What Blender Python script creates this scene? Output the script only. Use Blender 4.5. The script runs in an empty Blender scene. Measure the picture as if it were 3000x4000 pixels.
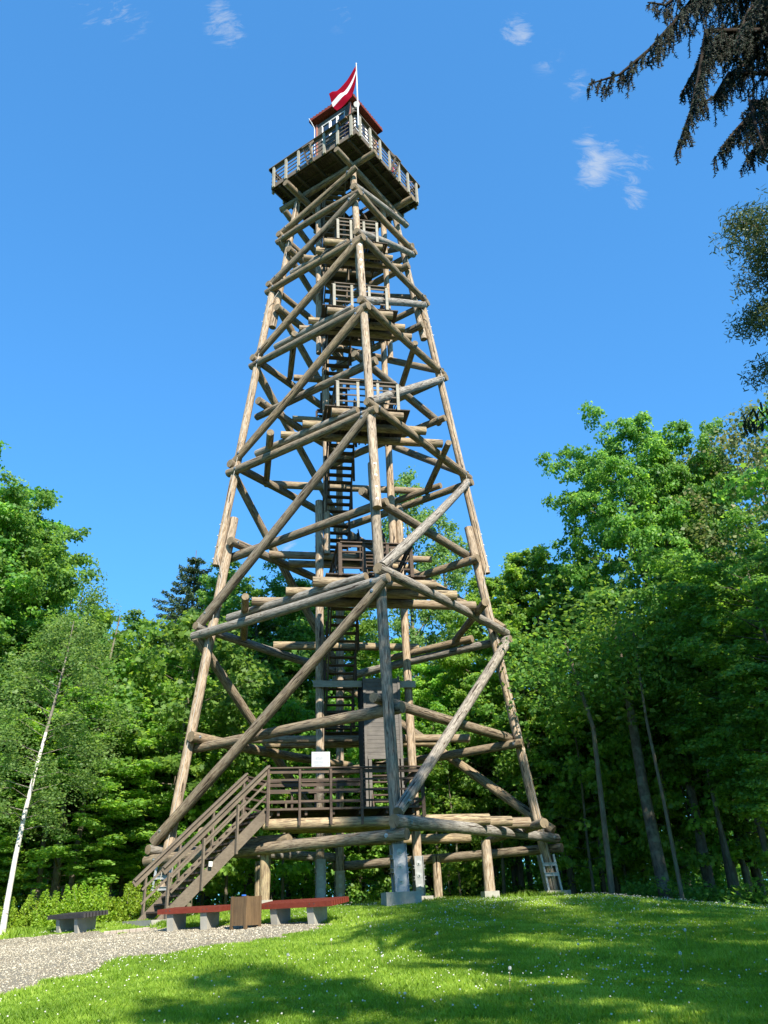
import bpy, math, random
import numpy as np
from mathutils import Vector, Matrix
R = math.radians
scene = bpy.context.scene
COL = scene.collection

# ------------------------------------------------------------------ camera
# origin = eye point; z = 0 is eye level, the lawn in front lies about 1.5 m lower
PIT, ROL, FPX = 0.46655, -0.04389, 3116.3
cd = bpy.data.cameras.new('camera'); cam = bpy.data.objects.new('camera', cd); COL.objects.link(cam)
fw = Vector((0, math.cos(PIT), math.sin(PIT))); up0 = Vector((0, -math.sin(PIT), math.cos(PIT))); rt0 = Vector((1, 0, 0))
rt = rt0*math.cos(ROL)+up0*math.sin(ROL); up = up0*math.cos(ROL)-rt0*math.sin(ROL)
cam.matrix_world = Matrix(((rt.x, up.x, -fw.x, 0), (rt.y, up.y, -fw.y, 0), (rt.z, up.z, -fw.z, 0), (0, 0, 0, 1)))
cd.sensor_fit = 'VERTICAL'; cd.sensor_height = 40; cd.lens = FPX/4000*40
cd.clip_start = 0.05; cd.clip_end = 2000
scene.camera = cam
scene.render.resolution_x = 768; scene.render.resolution_y = 1024
scene.view_settings.view_transform = 'Standard'; scene.view_settings.look = 'None'
scene.view_settings.exposure = 1.25; scene.view_settings.gamma = 1

# ------------------------------------------------------------------ sky and sun
SUN_AZ = R(22)      # to the right of straight behind the camera
SUN_EL = R(38)
tosun = Vector((math.sin(SUN_AZ)*math.cos(SUN_EL), -math.cos(SUN_AZ)*math.cos(SUN_EL), math.sin(SUN_EL)))
world = bpy.data.worlds.new('World'); scene.world = world; world.use_nodes = True
nt = world.node_tree; nt.nodes.clear()
out = nt.nodes.new('ShaderNodeOutputWorld'); bg = nt.nodes.new('ShaderNodeBackground')
sky = nt.nodes.new('ShaderNodeTexSky'); sky.sky_type = 'NISHITA'; sky.sun_disc = False
sky.sun_elevation = SUN_EL; sky.sun_rotation = math.atan2(tosun.x, tosun.y)
sky.air_density = 1.0; sky.dust_density = 0.3; sky.ozone_density = 1.6; sky.altitude = 100
bg.inputs['Strength'].default_value = 0.11
tc = nt.nodes.new('ShaderNodeTexCoord')
def wmath(op, a, b=None, c=None, clamp=False):
    n = nt.nodes.new('ShaderNodeMath'); n.operation = op; n.use_clamp = clamp
    for i, v in enumerate((a, b, c)):
        if v is None: continue
        if hasattr(v, 'is_linked'): nt.links.new(v, n.inputs[i])
        else: n.inputs[i].default_value = v
    return n.outputs[0]
# thin torn wisps of cirrus standing in a few parts of the sky
mp = nt.nodes.new('ShaderNodeMapping'); mp.inputs['Rotation'].default_value = (0.3, 0.5, 0.4); mp.inputs['Scale'].default_value = (16, 60, 12)
nt.links.new(tc.outputs['Generated'], mp.inputs['Vector'])
nz = nt.nodes.new('ShaderNodeTexNoise'); nz.inputs['Scale'].default_value = 1.6; nz.inputs['Detail'].default_value = 9; nz.inputs['Roughness'].default_value = 0.72
nz.inputs['Distortion'].default_value = 0.6
nt.links.new(mp.outputs[0], nz.inputs['Vector'])
total = None
for (dx, dy, dz, rad, amp) in ((.259, .621, .74, .030, .9), (.250, .632, .733, .022, .9), (.243, .610, .755, .018, .7), (.291, .622, .727, .026, .55), (.296, .645, .705, .018, .8),
        (.228, .567, .792, .02, .35), (.164, .53, .832, .02, .85), (.172, .535, .828, .016, .6), (-.145, .518, .843, .026, .8), (-.242, .496, .834, .03, .35), (-.275, .486, .83, .03, .35),
        (-.15, .5, .853, .018, .6), (-.02, .512, .859, .03, .25), (.197, .551, .811, .02, .25), (-.123, .907, .404, .03, .5)):
    v = Vector((dx, dy, dz)).normalized()
    dn = nt.nodes.new('ShaderNodeVectorMath'); dn.operation = 'DISTANCE'
    nt.links.new(tc.outputs['Generated'], dn.inputs[0]); dn.inputs[1].default_value = v
    m = wmath('MULTIPLY', wmath('SUBTRACT', 1.0, wmath('DIVIDE', dn.outputs['Value'], rad), clamp=True), amp)
    total = m if total is None else wmath('ADD', total, m)
cl = wmath('MULTIPLY', wmath('SUBTRACT', wmath('ADD', wmath('MULTIPLY', total, 0.26), nz.outputs[0]), 0.575, clamp=True), 3.6, clamp=True)
cl = wmath('MULTIPLY', cl, wmath('MULTIPLY', total, 4.0, clamp=True))
mix = nt.nodes.new('ShaderNodeMix'); mix.data_type = 'RGBA'
tint = nt.nodes.new('ShaderNodeMix'); tint.data_type = 'RGBA'; tint.blend_type = 'MULTIPLY'; tint.inputs[0].default_value = 1.0
gam = nt.nodes.new('ShaderNodeGamma'); gam.inputs[1].default_value = 0.6
nt.links.new(sky.outputs[0], gam.inputs[0]); nt.links.new(gam.outputs[0], tint.inputs[6]); tint.inputs[7].default_value = (0.43, 1.20, 2.0, 1)
nt.links.new(tint.outputs[2], mix.inputs[6]); mix.inputs[7].default_value = (2.6, 2.9, 3.3, 1)
nt.links.new(wmath('MULTIPLY', cl, 0.62), mix.inputs[0])
nt.links.new(mix.outputs[2], bg.inputs['Color']); nt.links.new(bg.outputs[0], out.inputs['Surface'])
SKY_TINT = tint

sl = bpy.data.lights.new('sun', 'SUN'); sl.energy = 4.8; sl.angle = R(0.53); sl.color = (1.0, 0.92, 0.79)
so = bpy.data.objects.new('sun', sl); COL.objects.link(so)
so.rotation_euler = (-tosun).to_track_quat('-Z', 'Y').to_euler()

# ------------------------------------------------------------------ helpers
def tag(o, label=None, cat=None, group=None, kind=None):
    if label: o['label'] = label
    if cat: o['category'] = cat
    if group: o['group'] = group
    if kind: o['kind'] = kind
    return o
def empty(name, loc=(0, 0, 0), rz=0, label=None, cat=None, group=None):
    o = bpy.data.objects.new(name, None); COL.objects.link(o); o.location = loc; o.rotation_euler = (0, 0, rz)
    o.empty_display_size = 0.2
    return tag(o, label, cat, group)
def copy_tree(o, parent=None):
    c = o.copy(); COL.objects.link(c); c.parent = parent
    for ch in list(o.children): copy_tree(ch, c)
    return c

class MB:
    def __init__(s): s.v = []; s.f = []; s.m = []; s.n = 0; s.sm = []
    def add(s, vs, fs, mat=0, smooth=False):
        s.v.extend([tuple(map(float, v)) for v in vs]); s.f.extend([tuple(i+s.n for i in f) for f in fs]); s.m.extend([mat]*len(fs)); s.sm.extend([smooth]*len(fs)); s.n += len(vs); return s
    def box(s, c, size, mat=0, M=None):
        x, y, z = [k/2 for k in size]; c = Vector(c); vs = []
        for a in ((-x, -y, -z), (x, -y, -z), (x, y, -z), (-x, y, -z), (-x, -y, z), (x, -y, z), (x, y, z), (-x, y, z)):
            p = Vector(a); vs.append((M @ p if M else p)+c)
        return s.add(vs, [(0, 3, 2, 1), (4, 5, 6, 7), (0, 1, 5, 4), (1, 2, 6, 5), (2, 3, 7, 6), (3, 0, 4, 7)], mat)
    def beam(s, A, B, w, h, upv=(0, 0, 1), mat=0):
        A = Vector(A); B = Vector(B); d = B-A; L = d.length; X = d.normalized(); U = Vector(upv)
        Y = U.cross(X)
        if Y.length < 1e-4: Y = Vector((0, 1, 0)).cross(X)
        Y.normalize(); Z = X.cross(Y)
        M = Matrix((X, Y, Z)).transposed()
        return s.box((A+B)/2, (L, w, h), mat, M)
    def tube(s, pts, rs, n=8, mat=0, cap=True, smooth=True, cmat=None):
        pts = [Vector(p) for p in pts]
        if not hasattr(rs, '__len__'): rs = [rs]*len(pts)
        vs = []; prev = None
        for i, p in enumerate(pts):
            d = (pts[min(i+1, len(pts)-1)]-pts[max(i-1, 0)]).normalized()
            if prev is None:
                a = Vector((0, 0, 1)) if abs(d.z) < .9 else Vector((1, 0, 0)); x = d.cross(a).normalized()
            else: x = (prev-d*prev.dot(d)).normalized()
            prev = x; y = d.cross(x)
            for k in range(n):
                t = 2*math.pi*k/n; vs.append(p+(x*math.cos(t)+y*math.sin(t))*rs[i])
        fs = [(i*n+k, i*n+(k+1) % n, (i+1)*n+(k+1) % n, (i+1)*n+k) for i in range(len(pts)-1) for k in range(n)]
        s.add(vs, fs, mat, smooth)
        if cap:
            s.add(vs[:n], [tuple(range(n))[::-1]], mat if cmat is None else cmat); s.add(vs[-n:], [tuple(range(n))], mat if cmat is None else cmat)
        return s
    def build(s, name, mats, parent=None, loc=(0, 0, 0)):
        me = bpy.data.meshes.new(name); me.from_pydata(s.v, [], s.f)
        if not isinstance(mats, (list, tuple)): mats = [mats]
        for m in mats: me.materials.append(m)
        me.polygons.foreach_set('material_index', s.m); me.polygons.foreach_set('use_smooth', s.sm); me.update()
        o = bpy.data.objects.new(name, me); COL.objects.link(o); o.parent = parent; o.location = loc
        return o
def npmesh(name, V, nper, mats, parent=None, loc=(0, 0, 0), midx=None, smooth=False, col=None):
    """V: (N, nper, 3) polygons"""
    N = len(V); me = bpy.data.meshes.new(name)
    me.vertices.add(N*nper); me.vertices.foreach_set('co', np.ascontiguousarray(V, dtype=np.float32).ravel())
    me.loops.add(N*nper); me.loops.foreach_set('vertex_index', np.arange(N*nper, dtype=np.int32))
    me.polygons.add(N); me.polygons.foreach_set('loop_start', np.arange(0, N*nper, nper, dtype=np.int32))
    me.polygons.foreach_set('loop_total', np.full(N, nper, dtype=np.int32))
    if smooth: me.polygons.foreach_set('use_smooth', np.ones(N, dtype=bool))
    for m in (mats if isinstance(mats, (list, tuple)) else [mats]): me.materials.append(m)
    if midx is not None: me.polygons.foreach_set('material_index', midx.astype(np.int32))
    if col is not None:
        a = me.attributes.new('tone', 'FLOAT', 'FACE'); a.data.foreach_set('value', col.astype(np.float32))
    me.update(calc_edges=True)
    o = bpy.data.objects.new(name, me); COL.objects.link(o); o.parent = parent; o.location = loc
    return o

# ------------------------------------------------------------------ materials
WF, PF = .62, .62
class Mat:
    def __init__(s, name, rough=.8, spec=.3):
        s.m = bpy.data.materials.new(name); s.m.use_nodes = True; s.t = s.m.node_tree; s.b = s.t.nodes['Principled BSDF']
        s.b.inputs['Roughness'].default_value = rough; s.b.inputs['Specular IOR Level'].default_value = spec; s._o = None
    def N(s, ty, **kw):
        n = s.t.nodes.new('ShaderNode'+ty)
        for k, v in kw.items():
            if k in n.inputs: n.inputs[k].default_value = v
            else: setattr(n, k, v)
        return n
    def L(s, a, b): s.t.links.new(a, b)
    def obj(s, scale=(1, 1, 1), rnd=True):
        c = s.N('TexCoord'); m = s.N('Mapping'); m.inputs['Scale'].default_value = scale; s.L(c.outputs['Object'], m.inputs['Vector'])
        if rnd:
            oi = s.N('ObjectInfo'); mm = s.math('MULTIPLY', oi.outputs['Random'], 37.0); s.L(mm, m.inputs['Location'])
        return m.outputs[0]
    def noise(s, vec, scale, detail=4, rough=.55, dist=0):
        n = s.N('TexNoise'); s.L(vec, n.inputs['Vector']); n.inputs['Scale'].default_value = scale; n.inputs['Detail'].default_value = detail
        n.inputs['Roughness'].default_value = rough; n.inputs['Distortion'].default_value = dist; return n.outputs[0]
    def ramp(s, fac, stops):
        r = s.N('ValToRGB'); e = r.color_ramp.elements
        while len(e) < len(stops): e.new(0.5)
        for i, (p, c) in enumerate(stops):
            e[i].position = p; e[i].color = (c[0], c[1], c[2], 1) if hasattr(c, '__len__') else (c, c, c, 1)
        s.L(fac, r.inputs[0]); return r.outputs[0]
    def math(s, op, a, b=None, clamp=False):
        n = s.N('Math', operation=op, use_clamp=clamp)
        for i, v in enumerate((a, b)):
            if v is None: continue
            if hasattr(v, 'is_linked'): s.L(v, n.inputs[i])
            else: n.inputs[i].default_value = v
        return n.outputs[0]
    def mix(s, fac, a, b, bt='MIX'):
        n = s.N('Mix', data_type='RGBA', blend_type=bt)
        for i, v in ((0, fac), (6, a), (7, b)):
            if hasattr(v, 'is_linked'): s.L(v, n.inputs[i])
            elif i == 0: n.inputs[0].default_value = v
            else: n.inputs[i].default_value = (v[0], v[1], v[2], 1)
        return n.outputs[2]
    def color(s, c):
        if hasattr(c, 'is_linked'): s.L(c, s.b.inputs['Base Color'])
        else: s.b.inputs['Base Color'].default_value = (c[0], c[1], c[2], 1)
        return s
    def bump(s, h, strength=.4, dist=.02):
        n = s.N('Bump'); n.inputs['Strength'].default_value = strength; n.inputs['Distance'].default_value = dist
        s.L(h, n.inputs['Height']); s.L(n.outputs[0], s.b.inputs['Normal']); return s

def log_mat(name, tan, grey, dark, tangrey=(.35, .75)):
    tan, grey, dark = [tuple(c*WF for c in q) for q in (tan, grey, dark)]
    s = Mat(name, .85, .25)
    v = s.obj((1, 1, .10)); vi = s.obj((1, 1, 1))
    oi = s.N('ObjectInfo')
    grain = s.noise(v, 34, 6, .65, .3); big = s.noise(vi, 1.1, 3, .5); blot = s.noise(vi, 5, 4, .6)
    crack = s.noise(s.obj((1, 1, .05)), 16, 3, .5, .6)
    t = s.math('ADD', s.math('MULTIPLY', oi.outputs['Random'], .7), s.math('MULTIPLY', big, .45))
    base = s.mix(s.ramp(t, [(tangrey[0], 0), (tangrey[1], 1)]), tan, grey)
    base = s.mix(s.ramp(grain, [(.40, 1), (.56, 0)]), base, dark)
    st_ = s.noise(s.obj((1, 1, .25)), 3.2, 4, .6, .5); base = s.mix(s.ramp(st_, [(.52, 0), (.66, .6)]), base, tuple(c*.45 for c in grey))
    base = s.mix(s.ramp(blot, [(.50, 0), (.72, .55)]), base, tuple(c*.62 for c in grey))
    wv = s.N('TexVoronoi'); s.L(s.obj((1, 1, .55)), wv.inputs['Vector']); wv.inputs['Scale'].default_value = 3.1
    base = s.mix(s.ramp(wv.outputs['Distance'], [(.05, .95), (.10, 0)]), base, (.06, .035, .02))
    base = s.mix(s.ramp(crack, [(.35, .95), (.385, 0)]), base, (.03, .02, .014))
    s.color(base)
    s.bump(s.math('ADD', s.math('MULTIPLY', grain, .6), s.ramp(crack, [(.32, 0), (.37, 1)])), .55, .012)
    return s.m
def end_mat(name, light, dark):
    light, dark = [tuple(c*WF for c in q) for q in (light, dark)]
    s = Mat(name, .9, .15)
    v = s.obj((1, 1, 0), False); w = s.N('TexWave', wave_type='RINGS', rings_direction='Z'); s.L(v, w.inputs['Vector'])
    w.inputs['Scale'].default_value = 14; w.inputs['Distortion'].default_value = 2.5; w.inputs['Detail'].default_value = 2
    vi = s.obj((1, 1, 1)); n = s.noise(vi, 7, 4)
    rad = s.N('TexGradient', gradient_type='RADIAL'); s.L(v, rad.inputs[0])
    cr = s.noise(rad.outputs['Fac'], 9, 2)
    c = s.mix(w.outputs['Fac'], light, tuple(a*.72 for a in light)); c = s.mix(s.ramp(n, [(.4, 0), (.7, .8)]), c, dark)
    c = s.mix(s.ramp(cr, [(.36, .8), (.42, 0)]), c, (.05, .035, .025))
    s.color(c); return s.m
def plank_mat(name, a, b, scale=3, grainv=(.08, 1, 1)):
    a, b = [tuple(c*PF for c in q) for q in (a, b)]
    s = Mat(name, .85, .2); v = s.obj(grainv); vi = s.obj((1, 1, 1))
    g = s.noise(v, 26, 5, .65, .4); n = s.noise(vi, 2.2, 4)
    c = s.mix(s.ramp(n, [(.35, 0), (.65, 1)]), a, b); c = s.mix(s.ramp(g, [(.36, .45), (.6, 0)]), c, tuple(k*.5 for k in b))
    k = s.N('TexVoronoi'); s.L(vi, k.inputs['Vector']); k.inputs['Scale'].default_value = 4.5
    c = s.mix(s.ramp(k.outputs['Distance'], [(.04, .8), (.08, 0)]), c, (.05, .03, .02))
    s.color(c); s.bump(g, .35, .006); return s.m
def simple(name, c1, c2, scale=8, rough=.7, spec=.3, metal=0, bump=.2, bd=.01):
    s = Mat(name, rough, spec); s.b.inputs['Metallic'].default_value = metal
    n = s.noise(s.obj(), scale, 6, .6); s.color(s.ramp(n, [(.3, c1), (.7, c2)]))
    if bump: s.bump(s.noise(s.obj(), scale*4, 4), bump, bd)
    return s.m

M_LEG = log_mat('leg_log', (.70, .54, .38), (.64, .54, .42), (.27, .18, .10), (.5, 1.0))
M_LEGG = log_mat('leg_log_grey', (.52, .42, .30), (.46, .39, .30), (.15, .12, .09), (.2, .7))
M_LOG = log_mat('brace_log', (.47, .36, .225), (.38, .325, .245), (.15, .105, .07), (.35, .85))
M_LOGG = log_mat('grey_log', (.49, .43, .35), (.46, .425, .37), (.15, .13, .10), (.2, .6))
M_DECKLOG = log_mat('deck_log', (.60, .48, .29), (.42, .34, .24), (.24, .16, .10), (.4, 1.0))
M_END = end_mat('log_end', (.40, .31, .20), (.20, .16, .11))
M_ENDD = end_mat('log_end_dark', (.20, .15, .11), (.10, .075, .055))
M_PLANK = plank_mat('weathered_plank', (.27, .22, .17), (.19, .155, .125))
M_PLANKD = plank_mat('brown_plank', (.17, .125, .095), (.11, .082, .065))
M_POST = plank_mat('pale_post', (.56, .53, .44), (.44, .41, .33))
M_DECK = plank_mat('deck_board', (.15, .12, .095), (.09, .075, .06))
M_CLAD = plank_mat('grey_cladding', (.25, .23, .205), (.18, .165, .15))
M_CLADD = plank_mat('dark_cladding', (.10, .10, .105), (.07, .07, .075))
M_STAIR = plank_mat('stair_board', (.27, .22, .165), (.20, .16, .12))
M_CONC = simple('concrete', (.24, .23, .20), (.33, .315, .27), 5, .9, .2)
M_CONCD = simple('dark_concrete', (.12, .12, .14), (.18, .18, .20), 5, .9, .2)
M_STEEL = simple('galvanised_steel', (.26, .27, .275), (.38, .385, .385), 6, .42, .5, .75, .05)
M_BOLT = simple('bolt_steel', (.30, .32, .33), (.45, .47, .48), 20, .45, .5, .8, 0)
M_CABLE = simple('cable', (.35, .34, .31), (.42, .41, .38), 10, .6)
M_RED = simple('red_paint', (.115, .022, .014), (.16, .034, .02), 9, .6, .15)
M_ROOF = simple('red_roof', (.13, .028, .02), (.18, .042, .028), 7, .7, .15)
M_REDTRIM = simple('pink_trim', (.30, .12, .09), (.36, .16, .12), 7, .6)
M_WHITE = simple('white_paint', (.50, .51, .51), (.58, .58, .57), 6, .5, .4, 0, .05)
M_BROWN = plank_mat('bin_slat', (.24, .155, .08), (.17, .11, .06), 3, (1, 1, .08))
M_BINM = simple('bin_inside', (.03, .03, .03), (.06, .06, .06), 8)
M_BENCHD = plank_mat('dark_seat', (.055, .055, .06), (.08, .075, .075))
M_GLASS = Mat('window_glass', .04, .8).color((.02, .03, .05)).m
M_BLUE = simple('blue_plastic', (.03, .12, .45), (.04, .16, .55), 8, .5)

# ------------------------------------------------------------------ ground
PY = [-300, -30, 0, 9, 15, 18, 20, 21.5, 23, 26, 36, 45, 60, 120, 600]; PZ = [-3, -2.6, -1.55, -.92, -.5, -.27, -.14, .03, .18, .18, .20, -.05, -.8, -1.5, -1.5]
def gz(x, y):
    x = np.asarray(x, float); y = np.asarray(y, float)
    y2 = y-.35*np.clip(-3-x, 0, 30)
    z = np.interp(y2, PY, PZ); w = np.clip((y-14)/8, 0, 1)
    z = z-w*.1*np.clip(np.clip(x, -99, 25)-5.2, 0, None)**1.05-w*.03*np.clip(-3-x, 0, 20)
    return z+.02*np.sin(x*1.3+.7)*np.cos(y*1.1)*np.clip(1-np.abs(y-15)/40, 0, 1)
def g(x, y): return float(gz(x, y))
PATH = [(-5.9, 9.6), (-5.16, 11.78), (-4.88, 13.95), (-4.47, 15.61), (-3.51, 16.04), (-2.72, 16.72), (-1.91, 18.08), (-1.55, 19.35), (-1.67, 20.05), (-2.72, 20.4),
        (-3.99, 20.9), (-5.37, 21.6), (-6.1, 22.44), (-6.82, 22.35), (-7.77, 23.1), (-8.44, 23.4), (-9.25, 23.5), (-10.7, 24.0), (-14, 25.3), (-22, 27.5), (-24, 20), (-16, 12), (-12, 6), (-8, 6)]
def inpoly(x, y, poly):
    x = np.asarray(x); y = np.asarray(y); r = np.zeros(x.shape, bool); n = len(poly)
    for i in range(n):
        x1, y1 = poly[i]; x2, y2 = poly[(i+1) % n]
        c = ((y1 > y) != (y2 > y)) & (x < (x2-x1)*(y-y1)/((y2-y1) if y2 != y1 else 1e-9)+x1); r ^= c
    return r
_rng = np.random.default_rng(3)
_ph = _rng.uniform(0, 6.28, (14, 2)); _fr = _rng.uniform(.6, 9, (14, 2))*_rng.choice([-1, 1], (14, 2))
def wob(x, y, amp=.16):
    s = 0
    for i in range(14): s = s+np.sin(x*_fr[i, 0]+y*_fr[i, 1]+_ph[i, 0])/14**.5
    return s*amp
def onpath(x, y): return inpoly(x+wob(x, y), y+wob(y, x), PATH)

def grid_axis(lo, hi, fine_lo, fine_hi, fine, coarse):
    a = list(np.arange(fine_lo, fine_hi, fine)); x = fine_hi
    st = fine
    while x < hi: a.append(x); st = min(st*1.25, coarse); x += st
    a.append(hi); x = fine_lo; st = fine
    while x > lo: st = min(st*1.25, coarse); x -= st; a.insert(0, max(x, lo))
    return np.array(a)
gx = grid_axis(-320, 320, -14, 14, .4, 25); gy = grid_axis(-120, 500, 4, 34, .4, 25)
X, Y = np.meshgrid(gx, gy); Z = gz(X, Y)
me = bpy.data.meshes.new('ground'); nv = X.size
me.from_pydata(np.stack([X.ravel(), Y.ravel(), Z.ravel()], 1).tolist(), [], [(j*len(gx)+i, j*len(gx)+i+1, (j+1)*len(gx)+i+1, (j+1)*len(gx)+i) for j in range(len(gy)-1) for i in range(len(gx)-1)])
s = Mat('lawn_soil', .95, .1); v = s.obj((1, 1, 1), False)
a = s.noise(v, .5, 4); b = s.noise(v, 14, 5, .7); c = s.noise(v, 60, 4, .7)
cc = s.mix(s.ramp(a, [(.4, 0), (.65, 1)]), (.12, .19, .03), (.16, .22, .045)); cc = s.mix(s.ramp(b, [(.45, 0), (.7, .7)]), cc, (.12, .10, .05))
cc = s.mix(s.ramp(c, [(.4, .7), (.6, 0)]), cc, (.025, .045, .010)); s.color(cc).bump(c, .8, .03)
me.materials.append(s.m)
for p in me.polygons: p.use_smooth = True
go = bpy.data.objects.new('ground', me); COL.objects.link(go); tag(go, kind='structure')

# gravel path
s = Mat('gravel', .9, .2); v = s.obj((1, 1, 1), False)
vo = s.N('TexVoronoi'); s.L(v, vo.inputs['Vector']); vo.inputs['Scale'].default_value = 64
vo2 = s.N('TexVoronoi'); s.L(v, vo2.inputs['Vector']); vo2.inputs['Scale'].default_value = 20
cc = s.ramp(vo.outputs['Color'], [(.1, (.26, .225, .15)), (.5, (.37, .335, .245)), (.9, (.48, .445, .345))])
cc = s.mix(s.ramp(vo.outputs['Distance'], [(.3, 0), (.62, .85)]), cc, (.13, .115, .09))
n = s.noise(v, 1.3, 5); cc = s.mix(s.ramp(n, [(.45, 0), (.75, .5)]), cc, (.26, .20, .13)); s.color(cc)
s.bump(s.math('SUBTRACT', 1.0, s.math('ADD', vo.outputs['Distance'], s.math('MULTIPLY', vo2.outputs['Distance'], .6))), 1.0, .02)
M_GRAVEL = s.m
st = .08; px = np.arange(-15, -1.2, st); py = np.arange(9.2, 26, st); PX, PYY = np.meshgrid(px, py)
m = onpath(PX+st/2, PYY+st/2); idx = np.argwhere(m)
j = idx[:, 0]; i = idx[:, 1]
def gv(ii, jj): xx = px[0]+ii*st; yy = py[0]+jj*st; return np.stack([xx, yy, gz(xx, yy)+.012], 1)
V = np.stack([gv(i, j), gv(i+1, j), gv(i+1, j+1), gv(i, j+1)], 1)
po = npmesh('gravel_path', V, 4, M_GRAVEL, smooth=True); tag(po, kind='structure')

# ------------------------------------------------------------------ the tower
TW = (-1.25998, 29.79682); YAW = 0.187962
tower = empty('observation_tower', (TW[0], TW[1], 0.0), YAW,
              'tall tapering lookout tower of crossed round logs with a railed deck and cabin on top', 'lookout tower')
rnd = random.Random(11)
def world_of(u, v, z=0.0):
    c, s_ = math.cos(YAW), math.sin(YAW); return (TW[0]+c*u-s_*v, TW[1]+s_*u+c*v, z)
RL = .17
def hd(z): return 6.811-.13123*z
def log(parent, name, A, B, r=RL, mat=None, taper=.075, bend=.0, n=20, endmats=None):
    A = Vector(A); B = Vector(B); L = (B-A).length; seg = max(3, int(L/.45)); mb = MB(); rg = random.Random(rnd.random())
    bx, by = rg.uniform(-1, 1)*bend, rg.uniform(-1, 1)*bend; ph = rg.uniform(0, 6.28)
    lob = [(k, rg.uniform(-.012, .012), rg.uniform(0, 6.28)) for k in (2, 3, 5)]
    vs = []; fs = []
    sg = 1 if rg.random() < .5 else -1
    for i_ in range(seg+1):
        t = i_/seg; z = t*L; rr = r*(1+sg*taper*(.5-t)*2)*(1+.012*math.sin(t*L*2.1+ph)+rg.uniform(-.006, .006))
        if i_ in (0, seg): rr *= .97
        cx_ = bx*math.sin(math.pi*t); cy_ = by*math.sin(math.pi*t)
        for k in range(n):
            a_ = 2*math.pi*k/n; q = rr*(1+sum(am*math.sin(kk*a_+p_+t*1.5) for kk, am, p_ in lob))
            vs.append((cx_+q*math.cos(a_), cy_+q*math.sin(a_), z))
    for i_ in range(seg):
        for k in range(n): fs.append((i_*n+k, i_*n+(k+1) % n, (i_+1)*n+(k+1) % n, (i_+1)*n+k))
    mb.add(vs, fs, 0, True)
    mb.add(vs[:n], [tuple(range(n))[::-1]], 1); mb.add(vs[-n:], [tuple(range(n))], 1)
    o = mb.build(name, [mat or M_LOG, endmats or M_END], parent)
    o.location = A; o.rotation_euler = (B-A).to_track_quat('Z', 'Y').to_euler()
    return o
def sub_bolt(parent, P, nrm, r=.05, out=.06):
    b_ = MB(); bolt(b_, P, nrm, r, out); o = b_.build('bolt', M_BOLT, parent)
    o.matrix_parent_inverse = (Matrix.Translation(parent.location) @ parent.rotation_euler.to_matrix().to_4x4()).inverted(); return o
def bolt(mb, P, nrm, r=.05, out=.06):
    P = Vector(P); nrm = Vector(nrm).normalized()
    mb.tube([P-nrm*.02, P+nrm*.012], [r, r], 10); mb.tube([P+nrm*.012, P+nrm*.03], [r*.5, r*.5], 6); mb.tube([P+nrm*.03, P+nrm*out], [r*.22, r*.22], 6)
CORN = {'F': Vector((0, -1, 0)), 'R': Vector((1, 0, 0)), 'B': Vector((0, 1, 0)), 'L': Vector((-1, 0, 0))}
def legp(k, z, off=0.0): p = CORN[k]*(hd(z)+off); p.z = z; return p
# corner legs in three lapped lengths
for k in 'FRBL':
    grey = (k == 'F')
    log(tower, 'corner_leg', legp(k, .5), legp(k, 14.55), .175, M_LEGG if grey else M_LEG, .03)
    lg = log(tower, 'corner_leg', legp(k, 12.45, .33), legp(k, 26.65, .33), .165, M_LEG, .03)
    log(tower, 'corner_leg', legp(k, 24.5, .0), legp(k, 32.7, .0), .16, M_LEG, .03)
    for z0, o0 in ((12.75, .33), (13.25, .33), (13.75, .33), (14.25, .33), (24.8, .33), (25.3, .33), (25.8, .33), (26.3, .33)):
        sub_bolt(lg, legp(k, z0, o0+.155), CORN[k], .045)
FACES = (('F', 'L', 0), ('F', 'R', 1), ('B', 'R', 0), ('B', 'L', 1))     # second index: FR and BL sit above FL and RB
def facelog(name, ka, za, kb, zb, off, ova, ovb, r=RL, mat=None, bend=.055):
    n = (CORN[ka]+CORN[kb]).normalized()*off
    A = legp(ka, za)+n; B = legp(kb, zb)+n; d = (B-A); d.z = 0; d.normalize(); dl = (B-A).normalized()
    A2 = A-dl*ova; B2 = B+dl*ovb
    o = log(tower, name, A2, B2, r, mat, bend=bend)
    nn = (CORN[ka]+CORN[kb]).normalized()*(1 if off > 0 else -1)
    for P in (A, B): sub_bolt(o, P+nn*r*.98, nn, .055)
    return o
NODES = [2.04, 9.77, 16.87, 22.44, 26.85, 30.14]
for li, z in enumerate(NODES):
    for ka, kb, hi in FACES:
        zz = z+(.165 if hi else -.165)
        mat = (M_LOGG if hi else M_LOG) if li < 2 else M_LOG
        if li == 1 and not hi: mat = M_LOGG
        facelog('ring_log', ka, zz, kb, zz, .34, .6 if hi else .56, .55, RL if li < 4 else .16, mat)
for z, faces, dz in ((5.65, 'all', .15), (13.15, 'all', .2), (19.93, 'all', .15), (25.2, 'back', .17), (28.9, 'back', .17)):
    for ka, kb, hi in FACES:
        if faces == 'back' and ka == 'F': continue
        facelog('middle_ring_log', ka, z+(dz if hi else -dz), kb, z+(dz if hi else -dz), -.34, .28, .28, RL, M_LOG)
TOPS = [(2.75, 9.25), (10.38, 16.5), (17.45, 22.02), (22.95, 26.42), (27.32, 29.72), (30.6, 31.85)]
for bi, (z0, z1) in enumerate(TOPS):
    for ka, kb in (('L', 'F'), ('F', 'R'), ('R', 'B'), ('B', 'L')):
        mat = M_LOGG if (ka == 'F') else M_LOG
        facelog('diagonal_brace', ka, z0, kb, z1, .34, .5, .45, RL if bi < 4 else .155, mat)
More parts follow.
